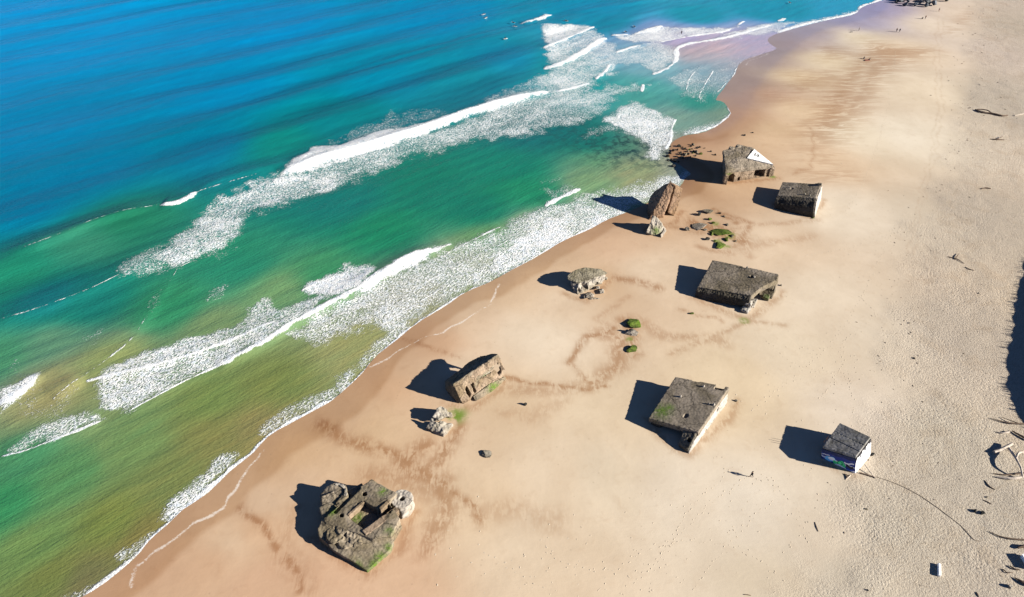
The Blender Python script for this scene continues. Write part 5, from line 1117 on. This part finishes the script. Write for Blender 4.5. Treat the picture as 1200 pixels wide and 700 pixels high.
# ================================================================ DUNE (outside the frame, throws the shadow at the right edge)
sunv = Vector((math.cos(R(-16.3)), math.sin(R(-16.3)), 0)); DH = 7.5
edge = [on(x, y) for x, y in ((1206, 285), (1196, 320), (1187, 360), (1181, 410), (1177, 450), (1183, 478), (1196, 497))]
crest = [p+sunv*(DH/math.tan(R(22.1))) for p in edge]
def dune(crest, DH, name):
    P = np.array([c[:2] for c in crest])
    gx = np.arange(P[:, 0].min()-13, P[:, 0].max()+60, .5); gy = np.arange(P[:, 1].min()-16, P[:, 1].max()+22, .5)
    X, Y = np.meshgrid(gx, gy); d, side, par = seg_dist(X, Y, P)
    left = np.where(side > 0, 1, -1) if P[0, 1] < P[-1, 1] else np.where(side > 0, -1, 1)
    west = X < np.interp(Y, P[::-1, 1] if P[0, 1] > P[-1, 1] else P[:, 1], P[::-1, 0] if P[0, 1] > P[-1, 1] else P[:, 0])
    Hh = DH*np.where(west, sstep(10.5, 0, d)**1.2, sstep(45, 0, d)**.8)
    Hh *= sstep(gy.min()+3, gy.min()+17, Y)*sstep(gy.max()-3, gy.max()-22, Y)
    Hh += (.22*vnoise(X, Y, 1.6, 51)+.15*vnoise(X, Y, 3.1, 53))*sstep(.3, 2, Hh)+.12*vnoise(X, Y, 9, 52)*sstep(.3, 2, Hh)
    base = ground_np(X, Y, shore_d(X, Y)); me, _ = grid_mesh(name, X, Y, base-.35+Hh)
    return me, X, Y, base-.35+Hh, Hh
me, X, Y, Zd, Hh = dune(crest, DH, 'dune')
tag(link('dune', me, plain('dune_sand', (.40,.33,.25), .95, .12, .8)), kind='structure')
bm = bmesh.new(); idx = np.argwhere(Hh > 1.6)
for k in range(2600):
    i, j = idx[rnd.randrange(len(idx))]; x, y, z = X[i, j]+rnd.uniform(-.3, .3), Y[i, j]+rnd.uniform(-.3, .3), Zd[i, j]
    for q in range(4):
        a = rnd.uniform(0, 6.28); hgt = rnd.uniform(.4, .95); le = rnd.uniform(.1, .4); w_ = .06
        p0 = Vector((x, y, z-.1)); p1 = p0+Vector((math.cos(a)*le*.4, math.sin(a)*le*.4, hgt*.6)); p2 = p0+Vector((math.cos(a)*le, math.sin(a)*le, hgt)); sv = Vector((-math.sin(a), math.cos(a), 0))*w_
        v = [bm.verts.new(t) for t in (p0-sv, p0+sv, p1+sv*.8, p1-sv*.8, p2)]
        bm.faces.new(v[:4]); bm.faces.new((v[3], v[2], v[4]))
me = bpy.data.meshes.new('dune_grass'); bm.to_mesh(me); bm.free()
tag(link('dune_grass', me, plain('marram_grass', (.13,.15,.06), .8, .3, .6)), kind='stuff')

# ================================================================ FOOTPRINT TRAILS (kicked-up sand, beyond counting)
TR = [[(812,690),(850,640),(880,610),(905,585)], [(760,690),(790,620),(820,580),(860,545)], [(985,420),(1005,480),(985,520),(945,560)], [(1030,370),(985,400),(990,430),(960,470)], [(700,690),(740,650),(800,630),(870,640),(930,690)], [(640,640),(660,660),(700,668)], [(900,400),(930,430),(1000,440)], [(940,300),(1000,290),(1060,270)], [(900,560),(940,600),(950,650)], [(1010,350),(1040,380),(1032,430)], [(880,480),(920,450),(980,400),(1020,330),(1050,260)], [(990,250),(1020,200),(1040,130),(1050,60)], [(560,640),(600,668),(640,690)], [(880,556),(820,600),(740,690)]]
bm = bmesh.new(); PT = []
for tr in TR:
    Q = [on(*p) for p in chaikin(tr)]
    for a, c in zip(Q, Q[1:]):
        n = max(1, int((c-a).length/.75)); d = (c-a).normalized()
        for k in range(n):
            p = a.lerp(c, (k+rnd.uniform(-.2, .2))/n); sd = (.18 if k % 2 else -.18)+rnd.gauss(0, .18)
            PT.append((p.x-d.y*sd, p.y+d.x*sd, math.atan2(d.y, d.x)))
for k in range(380):
    q = TR[rnd.randrange(len(TR))]; q = q[rnd.randrange(len(q))]; p = at(q[0]+rnd.gauss(0, 45), q[1]+rnd.gauss(0, 30), .9); PT.append((p.x, p.y, rnd.uniform(0, 6)))
PX = np.array([[p[0] for p in PT]]); PY = np.array([[p[1] for p in PT]]); PD = shore_d(PX, PY); PZ = ground_np(PX, PY, PD)[0]
for (x, y, a), z, d in zip(PT, PZ, PD[0]):
    if d < 14: continue
    m = Matrix.Translation((x, y, z-.02)) @ Matrix.Rotation(a, 4, 'Z') @ Matrix.Diagonal((rnd.uniform(.15, .26), rnd.uniform(.08, .15), rnd.uniform(.03, .09), 1))
    bmesh.ops.create_icosphere(bm, subdivisions=1, radius=1.0, matrix=m)
me = bpy.data.meshes.new('footprints'); bm.to_mesh(me); bm.free()
tag(link('footprints', me, plain('kicked_up_sand', (.38,.32,.245), .95, .08)), kind='stuff')
# ================================================================ LIGHT AND CAMERA
wd = bpy.data.worlds.new("World"); sc.world = wd; wd.use_nodes = True
sky = wd.node_tree.nodes.new('ShaderNodeTexSky'); sky.sky_type = 'NISHITA'; sky.sun_disc = False
sky.altitude = 4000; sky.ozone_density = 5; sky.dust_density = 0; sky.air_density = .6
sky.sun_elevation = R(22.1); sky.sun_rotation = R(106.3)
bg = wd.node_tree.nodes['Background']; wd.node_tree.links.new(sky.outputs[0], bg.inputs[0]); bg.inputs[1].default_value = .05
sl = bpy.data.lights.new('sun', 'SUN'); sl.energy = 5; sl.angle = R(.5); sl.color = (1, .93, .82)
so = bpy.data.objects.new('sun', sl); C.objects.link(so)
az, el = R(-16.3), R(22.1)
so.rotation_euler = Vector((math.cos(az)*math.cos(el), math.sin(az)*math.cos(el), math.sin(el))).to_track_quat('Z', 'Y').to_euler()
so.location = (150, -40, 120)
cd = bpy.data.cameras.new('camera'); cam = bpy.data.objects.new('camera', cd); C.objects.link(cam)
cam.location = (0, 0, CAMH); cam.rotation_euler = (math.pi/2-PITCH, 0, 0)
cd.sensor_width = 36; cd.lens = 36*F/1200; cd.clip_end = 20000; cd.clip_start = 1
sc.camera = cam
vs = sc.view_settings; vs.view_transform = 'Standard'; vs.look = 'None'; vs.exposure = 1.65; vs.gamma = 1
sc.cycles.use_denoising = True
sc.cycles.max_bounces = 5; sc.cycles.diffuse_bounces = 2
